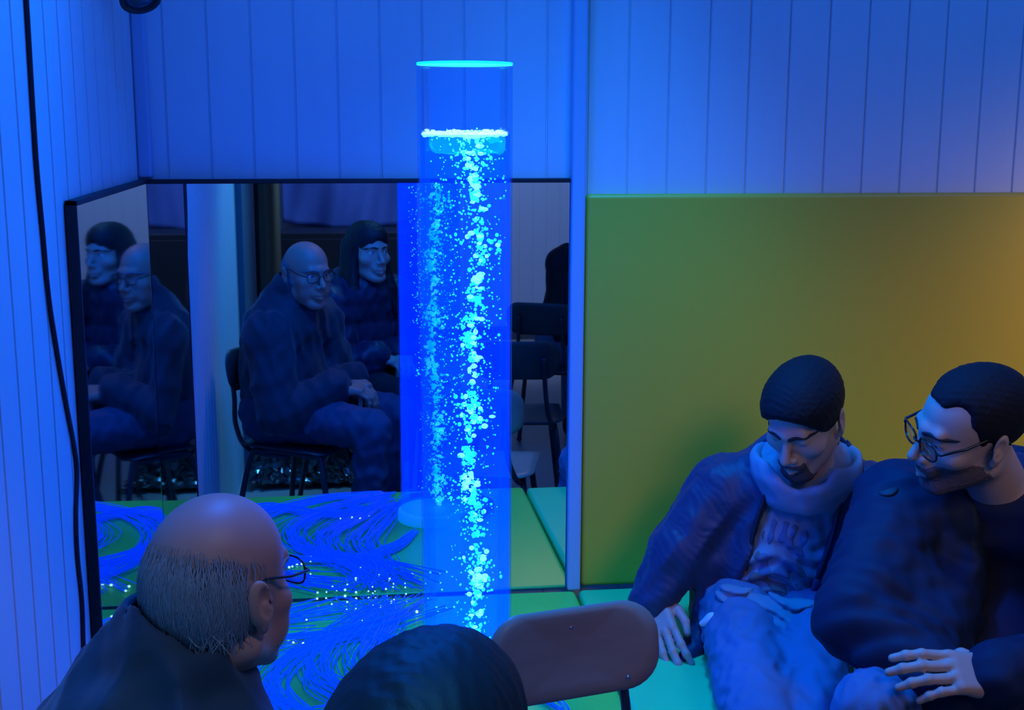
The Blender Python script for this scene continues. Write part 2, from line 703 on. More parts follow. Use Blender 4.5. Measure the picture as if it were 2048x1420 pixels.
# ------------------------------------------------------------------ yellow wall pad and the padded platform
pad_m = mat('yellow_vinyl_padding', (.86, .53, .036), .42, bump=(160, .1, .0006), var=.03, vscale=3)
px0 = at(1171, 400, YB)[0]
pz1 = at(1172, 389, YB)[2]
tag(MB().rbox((xp1 + .004, YB, ZP + .004), (XR - .01, YW - .001, pz1), .012, 4).build('wall_pad', pad_m, None, True),
    'big yellow vinyl wall pad behind the two seated men', 'wall pad')

YP0 = 2.145
lime_m = mat('lime_vinyl_mat', (.16, .88, .10), .38, bump=(140, .12, .0006), var=.03, vscale=3)
aqua_m = mat('mint_vinyl_mat', (.03, .95, .26), .36, bump=(140, .12, .0006), var=.03, vscale=3)
xs = at(1152, 1185, YB)[0]
tag(MB().rbox((XL + .003, YP0, .001), (xs - .004, YB - .008, ZP), .014, 4).build('platform_mat', lime_m, None, True),
    'lime green padded platform block under the bubble tube and the fibre strands', 'padded platform', 'padded platform blocks')
tag(MB().rbox((xs + .004, YP0 + .01, .001), (XR - .01, YB - .004, ZP), .014, 4).build('platform_mat', aqua_m, None, True),
    'mint green padded platform block that the two men sit on', 'padded platform', 'padded platform blocks')

# ------------------------------------------------------------------ cable on the left wall and the dark spotlight in the corner
cab = [(50, -40), (54, 20), (60, 120), (66, 220), (74, 340), (86, 470), (97, 590), (112, 690), (131, 800), (148, 890), (154, 945), (152, 1030), (155, 1110), (164, 1200), (167, 1290), (169, 1380), (178, 1560)]
pts = [atx(u, v, XW + .004) for u, v in cab]
tag(MB().tube(spline(pts, 6), .0042, 8).build('cable', mat('dark_cable_rubber', (.015, .014, .025), .5), None, True),
    'thin dark cable hanging down the white boarded left wall', 'cable')
sp = at(268, -46, 2.78)
t = tag(empty('spotlight', sp), 'black spotlight in the top left corner, switched off', 'spotlight')
blk = mat('matt_black_metal', (.018, .018, .022), .5)
Rs = frame((0, 0, 0), (.25, -.5, -.75)).R
Rl = np.stack([Rs[:, 0], Rs[:, 2], Rs[:, 1]], 1)
MB().lathe([(.0, -.06), (.03, -.06), (.036, -.05), (.036, .045), (.042, .05), (.042, .062), (.034, .062), (.03, .05)], sp, 28, Rl).build('housing', blk, t, True)
MB().lathe([(.034, .052), (.03, .058), (.018, .063), (0, .065)], sp, 28, Rl).build('lens', mat('dark_lens_glass', (.05, .06, .1), .08), t, True)
MB().tube([sp + (-.042, 0, 0), sp + (-.05, .03, .06), sp + (0, .06, .09), sp + (.05, .03, .06), sp + (.042, 0, 0)], .006).build('yoke', blk, t, True)
MB().tube([sp + (0, .06, .09), (sp[0], YW - .012, sp[2] + .09)], .008).rbox((sp[0] - .03, YW - .012, sp[2] + .06), (sp[0] + .03, YW, sp[2] + .12), .003).build('wall_bracket', blk, t)

# ------------------------------------------------------------------ rear of the room, seen in the mirror
ctn = mat('olive_curtain_cloth', (.22, .20, .10), .85, bump=(60, .2), var=.1)
V, F = [], []
n = 90
for i in range(n + 1):
    y = -2.35 + 1.65 * i / n
    x = XW + .06 + .028 * math.sin(i * .62) + .008 * math.sin(i * 1.7)
    for z in (.03, 2.3):
        V += [(x, y, z), (x - .006, y, z)]
for i in range(n):
    a, b = 4 * i, 4 * i + 4
    F += [(a, b, b + 2, a + 2), (a + 1, a + 3, b + 3, b + 1), (a, a + 1, b + 1, b), (a + 2, b + 2, b + 3, a + 3)]
tag(mesh_obj('curtain', V, F, ctn, None, True), 'olive brown curtain along the left wall at the rear, seen in the mirror', 'curtain')
tag(MB().rbox((XW, -.62, .0), (XW + .03, .22, 2.05), .004).build('door_1', mat('teal_door_paint', (.06, .16, .20), .5)), kind='structure')

drape_m = mat('blue_drape_cloth', (.10, .17, .50), .8, bump=(50, .2), var=.1)
V, F = [], []
nx, nz = 60, 24
for i in range(nx + 1):
    for j in range(nz + 1):
        u, v = i / nx, j / nz
        x = -.46 + .95 * u
        z = 1.75 - (.86 + .05 * math.sin(u * 3.1)) * v
        y = YF + .09 + .03 * math.sin(u * 26 + 5 * v) * v + .03 * math.sin(u * 9 - 3 * v)
        V.append((x, y, z))
for i in range(nx):
    for j in range(nz):
        a = i * (nz + 1) + j
        F.append((a, a + nz + 1, a + nz + 2, a + 1))
o = mesh_obj('cloth_drape', V, F, drape_m, None, True)
sd = o.modifiers.new('thickness', 'SOLIDIFY')
sd.thickness = .006
tag(o, 'blue cloth hanging in folds on the rear wall above the dark cabinet', 'cloth')
t = tag(empty('low_cabinet', (-.02, YF + .35, 0)), 'dark low cabinet against the rear wall under the blue cloth', 'cabinet')
dk = mat('near_black_laminate', (.02, .02, .028), .5)
MB().rbox((-.47, YF + .16, .0), (.46, YF + .58, .86), .006).build('body', dk, t)
for k in (0, 1):
    dr = MB().rbox((-.46 + .455 * k, YF + .58, .06), (-.015 + .465 * k, YF + .60, .82), .003).build('door', dk, t)
    MB().tube([(-.05 + .09 * k, YF + .605, .40), (-.05 + .09 * k, YF + .625, .41), (-.05 + .09 * k, YF + .625, .53), (-.05 + .09 * k, YF + .605, .54)], .005).build('handle', mat('steel_tube', (.5, .5, .52), .25, metal=1), dr, True)

# ------------------------------------------------------------------ the bubble tube
TX, TY, TR = .186, 2.44, .0915
z_top = 1.65 + .0924
z_wat = at(930, 268, TY)[2]
tube = tag(empty('bubble_tube', (TX, TY, ZP)), 'tall clear bubble tube full of glowing blue water, standing on the green platform', 'bubble tube')
shell_m = glow('clear_acrylic_shell', (.0, .06, .9), .07, 1.35, (.70, .90, 1))
MB().lathe([(TR, ZP + .03), (TR, z_top - .004)], (TX, TY, 0), 72).build('acrylic_tube', shell_m, tube, True)
water_m = glow('lit_blue_water', (0, .0075, 1), 2.2, 0, (.45, .80, 1))
MB().lathe([(TR - .005, ZP + .032), (TR - .005, z_wat)], (TX, TY, 0), 72).build('water', water_m, tube, True)
lid_m = mat('edge_lit_acrylic', (.4, .9, .95), .4, emit=(0, .85, 1, .95))
MB().lathe([(0, z_top - .002), (TR - .001, z_top - .002), (TR, z_top - .001), (TR, z_top + .002), (TR - .001, z_top + .003), (0, z_top + .003)], (TX, TY, 0), 72).build('lid', lid_m, tube)
base_m = mat('frosted_base_ring', (.5, .75, .95), .5, emit=(0, .22, 1, .8))
MB().lathe([(0, ZP + .001), (TR + .008, ZP + .001), (TR + .008, ZP + .028), (TR + .002, ZP + .034), (0, ZP + .034)], (TX, TY, 0), 64).build('base_ring', base_m, tube, True)

# bubbles: LED light from below is put into their own cyan to white emission
bub_m = mat('emissive_air_bubble', (.6, .95, .95), .15, emit=(.03, .92, .72, 1.1))
froth_m = mat('emissive_froth', (.7, .98, .95), .2, emit=(.5, 1, .85, 1.5))
H = z_wat - ZP - .04
cands = []
rng = np.random.default_rng(3)


def rise(z):
    """sideways wander of the bubble column"""
    s = (z - ZP) / H
    return .016 + .007 * math.sin(9 * s) + .006 * math.sin(23 * s + 1), .005 * math.sin(14 * s)


for i in range(1500):                          # the dense core of the column, in bursts
    z = ZP + .05 + H * rng.random()
    if math.sin(z * 37) + .6 * math.sin(z * 91 + 1) < rng.uniform(-1.6, .9):
        continue
    cx, cyy = rise(z)
    w = .010 + .016 * max(0, math.sin(z * 37)) * rng.random()
    cands.append((cx + rng.normal() * w, cyy + rng.normal() * w, z, abs(rng.normal(.0012, .0016)) + .0010))
for i in range(950):                          # loose small bubbles all round, more of them near the top
    z = ZP + .05 + H * (rng.random() ** .65)
    s = (z - ZP) / H
    rr = (TR - .012) * (rng.random() ** .5) * (.45 + .6 * s)
    q = rng.uniform(0, 6.28)
    cands.append((.008 + rr * math.cos(q) * .92, rr * math.sin(q) * .92, z, rng.uniform(.0008, .0023)))
cands = [c for c in cands if math.hypot(c[0], c[1]) < TR - .010]
cands.sort(key=lambda c: -c[3])
big = MB().ball((0, 0, 0), 1, 10, 7)
for i, (x, y, z, r) in enumerate(cands[:100]):
    sx, sy, sz = rng.uniform(.8, 1.7), rng.uniform(.8, 1.4), rng.uniform(.7, 1.1)
    r = min(r, .0052)
    MB().ball((TX + x, TY + y, z), np.array([sx, sy, sz]) * r, 9, 6).build('bubble', froth_m if r > .0042 else bub_m, tube, True)
m = MB()
for (x, y, z, r) in cands[100:]:
    m.ball((TX + x, TY + y, z), r * rng.uniform(.8, 1.2, 3), 6, 5)
tag(m.build('small_bubble', bub_m, tube, True), kind='stuff')
# the bright torn froth in the core of the column, in ragged clumps
for k in range(16):
    z0 = ZP + .06 + (H - .05) * (k + rng.uniform(.1, .9)) / 16
    fr = Sh()
    for i in range(rng.integers(7, 15)):
        cx, cyy = rise(z0)
        dz = rng.normal() * .016
        w = .004 + .010 * max(0, 1 - abs(dz) / .02) * rng.random()
        fr.ell((TX + cx + rng.normal() * w, TY + cyy + rng.normal() * w, z0 + dz), (rng.uniform(.0025, .008), rng.uniform(.0025, .006), rng.uniform(.002, .007)), .004)
    nz_ = wav(300 + k, 6, .004, .010)
    sculpt('froth_clump', fr, froth_m if k % 3 == 0 else bub_m, tube, .0022, disp=lambda x, y, z: .0012 * nz_(x, y, z))
# foam at the water line: a bright flat ring of froth with a churned layer hanging under it
m = MB()
for i in range(900):
    q, rr = rng.uniform(0, 6.28), (TR - .011) * math.sqrt(rng.random())
    m.ball((TX + rr * math.cos(q), TY + rr * math.sin(q), z_wat + rng.normal() * .0018 + (.004 if rng.random() < .1 else 0)), (rng.uniform(.002, .005), rng.uniform(.002, .005), rng.uniform(.0012, .0026)), 6, 4)
tag(m.build('surface_foam', froth_m, tube, True), kind='stuff')
m = MB()
churn_m = glow('churned_water', (0, .62, .8), .26)
sh_ = Sh()
for i in range(140):
    q, rr = rng.uniform(0, 6.28), (TR - .024) * math.sqrt(rng.random())
    sh_.ell((TX + .006 + rr * math.cos(q), TY + rr * math.sin(q), z_wat - .010 - .018 * rng.random()), (rng.uniform(.006, .013), rng.uniform(.006, .013), rng.uniform(.005, .013)), .012)
sculpt('churned_layer', sh_, churn_m, tube, .005)

# ------------------------------------------------------------------ side-glow fibre strands on the platform
fib = tag(empty('fibre_optic_bundle', (.02, 2.5, ZP)), 'bundle of blue glowing fibre optic strands spread over the green platform', 'fibre optic lights')
fib_m = mat('side_glow_fibre', (.0, .08, .4), .3, emit=(0, .045, 1, 1.0))
tip_m = mat('bright_fibre_end', (.8, .95, 1), .3, emit=(.35, .85, 1, 2.2))
rng = np.random.default_rng(21)
rivers = [   # each: control points (x, y) on the platform, spread, share
    ([(.07, 2.20), (-.10, 2.32), (-.22, 2.52), (-.16, 2.72), (.02, 2.84), (.10, 2.95)], .04, 34),
    ([(.06, 2.24), (-.02, 2.42), (-.12, 2.58), (-.10, 2.76), (-.02, 2.92), (.02, 3.01)], .05, 34),
    ([(.05, 2.19), (-.16, 2.24), (-.34, 2.40), (-.40, 2.62), (-.30, 2.86), (-.12, 2.98)], .04, 26),
    ([(.10, 2.30), (.03, 2.46), (-.03, 2.66), (.02, 2.86), (-.04, 2.99)], .045, 30),
    ([(.12, 2.31), (.04, 2.34), (-.12, 2.40), (-.30, 2.30), (-.42, 2.44), (-.38, 2.66), (-.22, 2.78)], .03, 24),
    ([(.13, 2.58), (.06, 2.72), (-.06, 2.80), (-.24, 2.80), (-.34, 2.94)], .03, 22),
    ([(.10, 2.28), (.16, 2.22), (.30, 2.22), (.38, 2.34), (.30, 2.50)], .02, 12),
    ([(.02, 2.22), (-.05, 2.30), (-.02, 2.40), (-.03, 2.44)], .02, 22),
]
strands, tips = [], []
for pts, sp_, cnt in rivers:
    P = np.array(pts)
    for k in range(cnt):
        off = rng.normal(size=2) * sp_ * .55
        Q = []
        nn = len(P)
        for i, p in enumerate(P):
            f = .25 + .75 * math.sin(math.pi * (i / (nn - 1)) * .8 + .2)
            j = rng.normal(size=2) * sp_ * .16
            if i == nn - 1:
                f, j = 1.5, rng.normal(size=2) * sp_ * .9
            Q.append(p + off * f + j)
        zz = ZP + .003 + abs(rng.normal()) * .007
        Q = [(np.clip(q[0], XL + .02, .47), np.clip(q[1], YP0 + .02, YB - .022), zz + (.006 * rng.random() if 0 < i < nn - 1 else 0)) for i, q in enumerate(Q)]
        S = [s for s in spline(Q, 7)]
        S = [np.array([min(max(s[0], XL + .012), .475), min(max(s[1], YP0 + .012), YB - .016), max(s[2], ZP + .002)]) for s in S]
        # keep clear of the tube's base
        for s in S:
            dx, dy = s[0] - TX, s[1] - TY
            q = math.hypot(dx, dy)
            if q < TR + .013:
                s[0], s[1] = TX + dx / q * (TR + .013), TY + dy / q * (TR + .013)
        strands.append(S)
        tips.append(S[-1])
order = list(range(len(strands)))
rng.shuffle(order)
for i in order[:100]:
    s = MB().tube(strands[i], .0016, 5).build('strand', fib_m, fib, True)
m = MB()
for i in order[100:]:
    m.tube(strands[i], .0014, 4)
tag(m.build('fine_strand', fib_m, fib, True), kind='stuff')
m = MB()
for p in tips:
    if rng.random() < .32:
        m.ball(p + np.array([0, 0, .001]), rng.uniform(.0018, .0036), 6, 5)
tag(m.build('glowing_tip', tip_m, fib, True), kind='stuff')

# ------------------------------------------------------------------ school chairs
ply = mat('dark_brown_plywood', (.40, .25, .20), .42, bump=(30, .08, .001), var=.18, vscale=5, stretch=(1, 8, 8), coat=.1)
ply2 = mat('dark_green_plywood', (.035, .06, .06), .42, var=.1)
steel = mat('steel_tube', (.5, .5, .52), .25, metal=1)
dsteel = mat('dark_painted_tube', (.03, .035, .05), .3, spec=.6)


def shell(w, h, r, thick, curve, n=7, rings=6):
    """rounded rectangle panel in x-z, curved round z; returns V, F"""
    out = []
    for (cx, cz, a0) in ((w - r, h - r, 0), (-(w - r), h - r, 90), (-(w - r), -(h - r), 180), (w - r, -(h - r), 270)):
        for k in range(n + 1):
            a = math.radians(a0 + 90 * k / n)
            out.append((cx + r * math.cos(a), cz + r * math.sin(a)))
    m = len(out)
    V, F = [], []
    for side in (0, 1):
        for q in range(rings + 1):
            f = q / rings
            e = thick * .5 * (1 if f < .99 else .35)
            for (x, z) in out:
                x2, z2 = x * f, z * f
                y = -curve * (x2 / w) ** 2
                V.append((x2, y + (e if side else -e), z2))
    o2 = (rings + 1) * m
    for side in (0, 1):
        b = side * o2
        for q in range(rings):
            for k in range(m):
                l = (k + 1) % m
                f = (b + q * m + k, b + q * m + l, b + (q + 1) * m + l, b + (q + 1) * m + k)
                F.append(f if not side else f[::-1])
    for k in range(m):
        l = (k + 1) % m
        F.append((rings * m + k, rings * m + l, o2 + rings * m + l, o2 + rings * m + k))
    return V, F


def make_chair(label, pm, fm, seat=.45, w=.19, bw=.165, bh=.078, bz=.715, group='school chairs'):
    """faces +y, origin on the floor under the seat centre"""
    t = tag(empty('school_chair', (0, 0, 0)), label, 'chair', group)
    MB().add(*shell(bw, bh, min(bh * .82, .066), .010, -.022)).build('backrest', pm, t, True)
    b = t.children[0]
    b.location = (0, -w - .055, bz)
    b.rotation_euler = (math.radians(9), 0, 0)
    V, F = shell(w, w * .98, .06, .012, .0)
    V = [(x, z, y + .010 * (x / w) ** 2 - (.018 * max(0, z / w - .5) if z > 0 else 0)) for x, y, z in V]
    s = mesh_obj('seat', V, F, pm, t, True)
    s.location = (0, 0, seat)
    for sx in (-1, 1):
        x0 = w * .78
        m = MB().tube(spline([(sx * (w + .01), -w - .02, .012), (sx * (x0 + .01), -w * .75, seat - .06), (sx * x0, -w * .4, seat - .016), (sx * x0, w * .6, seat - .016), (sx * (x0 + .005), w * .86, seat - .05), (sx * (w + .01), w + .04, .012)], 7), .011, 10)
        m.build('side_frame', fm, t, True)
        m = MB().tube(spline([(sx * x0, w * .1, seat - .03), (sx * x0 * .96, -w * .8, seat - .02), (sx * .118, -w - .035, seat + .06), (sx * .106, -w - .046, bz - bh - .02), (sx * .100, -w - .066, bz + bh * .2)], 7), .0095, 10)
        m.build('back_upright', fm, t, True)
        for (yy) in (-w - .02, w + .04):
            MB().ball((sx * (w + .01), yy, .012), (.015, .015, .012)).build('foot_cap', dsteel, t, True)
    MB().tube([(-w * .78, -w * .4, seat - .022), (w * .78, -w * .4, seat - .022)], .008).tube([(-w * .78, w * .5, seat - .022), (w * .78, w * .5, seat - .022)], .008).build('cross_bar', fm, t, True)
    for (x, z) in ((0, bh * .55), (.105, -bh * .72), (-.105, -bh * .72)):
        r = MB().ball((x, .006 + .022 * (x / bw) ** 2, z), (.0048, .003, .0048)).build('rivet', steel, b, True)
        r.matrix_parent_inverse = Matrix.Identity(4)
    return t


def copy_tree(o, parent=None):
    c = o.copy()
    COL.objects.link(c)
    if parent is not None:
        c.parent = parent
    for ch in list(o.children):
        copy_tree(ch, c)
    return c


def turn(t, x, y, fwd, z=0):
    t.location = (x, y, z)
    t.rotation_euler = (0, 0, math.atan2(-fwd[0], fwd[1]))
    return t


def relabel(t, label):
    t['label'] = label
    return t


# the near chair whose brown back is in the picture: it faces the room, its back over the platform edge
ca = make_chair('brown plywood school chair with its back to the platform, beside the black haired head', ply, dsteel, bw=.166, bh=.083, bz=.690)
bx, by = at(1142, 1290, 2.118)[:2]
yaw = math.radians(14)
fw = (math.sin(yaw), -math.cos(yaw))
turn(ca, bx + fw[0] * .245, by + fw[1] * .245, fw)
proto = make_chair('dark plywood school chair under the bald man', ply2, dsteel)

# ------------------------------------------------------------------ people
skin_m = mat('skin', (.56, .36, .28), .5, bump=(220, .12, .0006), var=.06, vscale=25)
skin_o = mat('older_skin', (.55, .27, .19), .5, bump=(160, .2, .0008), var=.10, vscale=18)
skin_w = mat('light_skin', (.60, .41, .33), .5, var=.05, vscale=25)
eye_w = mat('eye_white', (.75, .74, .74), .2)
eye_d = mat('dark_iris', (.03, .02, .018), .1)
brow_m = mat('dark_brow_hair', (.018, .014, .014), .7)
black_plastic = mat('black_plastic_frame', (.012, .012, .015), .25)
wire_m = mat('dark_wire_frame', (.05, .045, .05), .3, metal=.6)
lens_m = glow('spectacle_lens', (0, 0, 0), 0, 1.25)


def head_shape(F, fem=0, lid=.000, jaw=1.0, age=0, dep=.098):
    s = Sh(F)
    s.ell((0, .092 - dep, .045), (.0745, dep, .080))
    s.ell((0, .028, -.020), (.060 - .003 * fem, .067, .078), .03)
    for x in (-1, 1):
        s.cone((x * .049 * jaw, -.004, -.052), (x * .020, .074, -.090 + .004 * fem), .021, .018, .022)
        s.ell((x * .043, .062, -.014), (.023, .020, .018), .022)
        if age:
            s.ell((x * .040, .062, -.050), (.020, .022, .024), .02)
    s.ell((0, .083, -.094 + .004 * fem), (.020, .016, .016), .016)
    s.cone((-.034, .085 - .004 * fem, .035), (0, .091 - .004 * fem, .033), .010, .010, .016)
    s.cone((.034, .085 - .004 * fem, .035), (0, .091 - .004 * fem, .033), .010, .010, .016)
    for x in (-1, 1):
        s.ell((x * .0315, .109, .016), (.018, .022, .0125), .012, 's')
    # lids round the eyeballs
    for x in (-1, 1):
        l = Sh(F)
        l.ell((x * .031, .0775, .0155), .0140)
        l.half((x * .031, .09, .0155 + lid), (0, .25, -1), .002)
        s.sub(l, .003)
        l = Sh(F)
        l.ell((x * .031, .0775, .0150), .0136)
        l.half((x * .031, .09, .0085), (0, -.2, 1), .002)
        s.sub(l, .004)
    # nose
    w = .9 if fem else 1.05
    s.cone((0, .092, .024), (0, .1185, -.020), .0075, .0105 * w, .010)
    for x in (-1, 1):
        s.ell((x * .0125 * w, .1045, -.0255), (.0085, .011, .0080), .006)
        s.ell((x * .0065, .112, -.0335), (.0035, .006, .003), .003, 's')
    s.ell((0, .092, -.049), (.030, .017, .020), .016)
    # lips
    for x in (-1, 1):
        s.cone((x * .021, .0945, -.0565), (x * .004, .1060, -.0535), .0035, .0055, .005)
        s.cone((x * .018, .0950, -.0635), (0, .1040, -.0660), .0040, .0068, .005)
        s.cone((x * .023, .1000, -.0590), (0, .1130, -.0597), .0014, .0018, .003, 's')
    s.ell((0, .098, -.0765), (.014, .008, .006), .008, 's')
    # ears
    for x in (-1, 1):
        tilt = Matrix.Rotation(math.radians(14), 3, 'X') @ Matrix.Rotation(math.radians(-x * 22), 3, 'Z')
        R = np.array(tilt)
        s.ell((x * .0800, -.012, .006), (.0085, .0185, .032), .006, rot=R)
        s.ell((x * .0895, -.008, .009), (.0095, .0120, .022), .004, 's', rot=R)
        s.ell((x * .0815, -.004, -.002), (.004, .007, .010), .003, rot=R)
        s.ell((x * .0770, -.002, -.024), (.0065, .009, .010), .005)
        s.ell((x * .0800, .004, .000), (.004, .005, .007), .003, 's')
    return s


def eyes(F, parent, look=(0, 0)):
    for x in (-1, 1):
        c = F.p((x * .031, .0775, .0155))
        e = MB().ball(c, .0126, 16, 12).build('eye', eye_w, parent, True)
        d = unit(F.R @ np.array([look[0], 1, look[1]]))
        MB().ball(c + d * .0088, (.0052, .0052, .0052), 12, 8).build('iris', eye_d, e, True)


def brows(F, parent, head, m=brow_m, r=.0038, fem=0):
    for x in (-1, 1):
        s = Sh(F)
        y = .1010 - .004 * fem
        for q in np.linspace(0, 1, 9):
            s.ell((x * (.012 + .042 * q), y - .004 - .034 * q ** 1.6, .0325 + .0050 * math.sin(math.pi * min(1, q * 1.15)) - .002 * q), (.0058, .016, r * (1.15 - .5 * q)), .003)
        c = Sh(F)
        c.ops = list(head.ops)
        c.grow(.0022)
        s.sub(c, .001, 'i')
        sculpt('eyebrow', s, m, parent, .0024)


def glasses(F, parent, rim_m, r=.0014, hw=.025, hh=.017, drop=0):
    g = None
    mb = MB()
    cz, cy = .011 - drop, .113

    def rim(x):
        P = []
        for k in range(24):
            q = 2 * math.pi * k / 24
            c, s_ = math.cos(q), math.sin(q)
            px = x * .0335 + hw * math.copysign(abs(c) ** .75, c)
            pz = cz + hh * math.copysign(abs(s_) ** .75, s_)
            P.append(F.p((px, cy - .10 * (abs(px) - .0335) ** 2 / .02 - abs(px) * .10, pz)))
        return P
    rims = {x: rim(x) for x in (-1, 1)}
    for x in (-1, 1):
        mb.tube(rims[x], r, 6, closed=True)
        mb.tube([F.p((x * .060, cy - .0085, cz + .006)), F.p((x * .068, cy - .014, cz + .007)), F.p((x * .0755, cy - .06, cz + .012)), F.p((x * .0755, .008, cz + .021)), F.p((x * .0735, -.022, cz + .018)), F.p((x * .0715, -.038, cz - .006))], [r * 1.3, r * 1.4, r * 1.3, r * 1.2, r, r], 6)
    mb.tube([F.p((-.0095, cy - .001, cz + .004)), F.p((0, cy + .003, cz + .007)), F.p((.0095, cy - .001, cz + .004))], r, 6)
    g = mb.build('glasses', rim_m, parent, True)
    for x in (-1, 1):
        P = rims[x]
        c = np.mean(P, 0)
        V = [c + F.R[:, 1] * .001] + P + [p - F.R[:, 1] * .001 for p in P] + [c - F.R[:, 1] * .0002]
        n = len(P)
        Fc = [(0, 1 + k, 1 + (k + 1) % n) for k in range(n)] + [(2 * n + 1, n + 1 + (k + 1) % n, n + 1 + k) for k in range(n)] + [(1 + k, n + 1 + k, n + 1 + (k + 1) % n, 1 + (k + 1) % n) for k in range(n)]
        mesh_obj('lens', V, Fc, lens_m, g, True)
    return g


def hand(s, wrist, direc, dorsal, side, curl=(.5, .5, .5, .5), spread=1.0, thumb=.5, scale=1.0):
    """adds palm, four fingers and a thumb; side = +1 puts the thumb on the +x side of (dir, dorsal)"""
    y = unit(direc)
    x = unit(np.cross(y, dorsal))
    z = np.cross(x, y)
    F = Fr(wrist, np.stack([x, y, z], 1) * 1.0)
    k = scale
    h = Sh(F)
    h.cone((0, -.03 * k, 0), (0, .012 * k, -.001), .025 * k, .026 * k, .01)
    h.box((0, .050 * k, 0), (.039 * k, .045 * k, .0135 * k), .0125 * k, .012)
    h.ell((side * .024 * k, .030 * k, -.010 * k), (.017 * k, .028 * k, .014 * k), .010)
    h.ell((-side * .026 * k, .038 * k, -.008 * k), (.013 * k, .032 * k, .012 * k), .010)
    L = [(.046, .026, .023), (.050, .030, .024), (.046, .028, .023), (.036, .021, .020)]
    bx = [.030, .0105, -.0100, -.0290]
    by = [.090, .094, .090, .081]
    rr = [.0092, .0095, .0091, .0080]
    ang = [.10, .02, -.06, -.16]
    tips = []
    for i in range(4):
        p = np.array([side * bx[i] * k, by[i] * k - .012 * k, .001 * k])
        pts = [p]
        a = 0
        for j, (l, f) in enumerate(zip(L[i], (.55, 1.0, .8))):
            a += curl[i] * f
            d = np.array([side * math.sin(ang[i] * spread), math.cos(ang[i] * spread) * math.cos(a), -math.sin(a)])
            l2 = l + (.012 if j == 0 else 0)
            p = p + d * l2 * k
            pts.append(p)
        r = rr[i] * k
        f = Sh(F)
        f.chain(pts, [r * 1.05, r, r * .93, r * .82], .004)
        for q in (1, 2):                                     # knuckle creases
            f.ell(tuple(pts[q] + np.array([0, 0, .0012])), r * 1.04, .003)
        f.ell(tuple(pts[1] * .0 + pts[0] + np.array([0, .012 * k, .004 * k])), (.0085 * k, .010 * k, .007 * k), .006)
        s_ = .0035
        h.sub(f, s_)
        tips.append((F.p(pts[3]), F.R @ unit(pts[3] - pts[2]), F))
    T = [(.026, .018, -.008), (.047, .042, -.016 - .008 * thumb), (.054 - .02 * thumb, .076, -.022 - .010 * thumb), (.050 - .028 * thumb, .104, -.026 - .012 * thumb)]
    f = Sh(F)
    f.chain([tuple(np.array((side * a_, b_, c_)) * k) for a_, b_, c_ in T], [.0150 * k, .0122 * k, .0108 * k, .0088 * k], .004)
    h.sub(f, .006)
    s.sub(h, .008)
    return F


def torso_frame(J):
    return frame(J['ch'], J['fw'], unit(J['nb'] - J['pe']))


def skin_body(J, F, head, hands=True):
    s = Sh()
    s.ops += head.ops
    R_, L_ = J['sh']
    s.cone(F.p((0, -.022, -.045)), J['nb'] + np.array([0, 0, .01]), .052, .058, .03)
    s.cone(J['nb'], J['ch'], .060, .085, .03)
    s.cone(J['ch'], J['pe'], .085, .095, .04)
    for i in (0, 1):
        s.cone(J['nb'], J['sh'][i], .050, .050, .03)
        s.chain([J['sh'][i], J['el'][i], J['wr'][i]], [.050, .036, .026], .02)
        s.chain([J['pe'] + (J['hip'][i] - J['pe']) * .9, J['kn'][i], J['an'][i]], [.082, .052, .036], .03)
        f = unit((J['fw'][0], J['fw'][1], 0))
        s.cone(J['an'][i] - np.array([0, 0, .03]), J['an'][i] + f * .14 - np.array([0, 0, .055]), .034, .026, .02)
    return s


def trousers(J, g=.012, hr=.105, tr_=.092):
    s = Sh()
    s.cone(J['hip'][0], J['hip'][1], hr + g, hr + g, .03)
    for i in (0, 1):
        s.chain([J['hip'][i], J['kn'][i]], [tr_ + g, .060 + g], .03)
        s.cone(J['kn'][i], J['an'][i] + np.array([0, 0, .02]), .058 + g, .048 + g, .012)
    return s


def shoes(J, m, parent):
    f = unit((J['fw'][0], J['fw'][1], 0))
    for i in (0, 1):
        a = J['an'][i]
        b = np.array([a[0], a[1], .05])
        s = Sh(frame(b, f))
        s.cone((0, -.02, .02), (0, .02, .0), .048, .046, .02)
        s.cone((0, .02, -.005), (0, .16, -.015), .045, .036, .02)
        s.cone((0, -.03, -.01), (0, -.01, -.01), .042, .042, .02)
        s.half((0, 0, -.049), (0, 0, -1), .003)
        sculpt('shoe', s, m, parent, .007)


def coat(J, g=.02, arms=True, waist=.0):
    s = Sh(torso_frame(J))
    s.ell((0, -.005, .03), (.150 + g, .108 + g, .205 + g), .03)
    w = Sh()
    w.ops = s.ops
    for i in (0, 1):
        w.cone(J['nb'] - np.array([0, 0, .03]), J['sh'][i], .052 + g, .056 + g, .04)
        if arms:
            w.chain([J['sh'][i], J['el'][i], J['wr'][i] + unit(J['el'][i] - J['wr'][i]) * .002], [.058 + g, .048 + g, .038 + g * .7], .03)
    b = Sh(frame(J['pe'], J['fw'], unit(J['nb'] - J['pe'])))
    b.ell((0, .01, .09), (.150 + g + waist, .120 + g + waist, .17), .06)
    w.ops += b.ops
    return w


def person(name, label, J, F, head, sk, hand_specs, fine=.0030, hands_fine=True):
    s = skin_body(J, F, head)
    fines = [(F.t - .155, F.t + .155, fine)]
    for i, spec in enumerate(hand_specs):
        if spec:
            hand(s, J['wr'][i], *spec)
            if hands_fine:
                c = J['wr'][i] + unit(spec[0]) * .08
                fines.append((c - .12, c + .12, .0032))
    o = sculpt('person', s, sk, None, .011, fines)
    return tag(o, label, 'person')


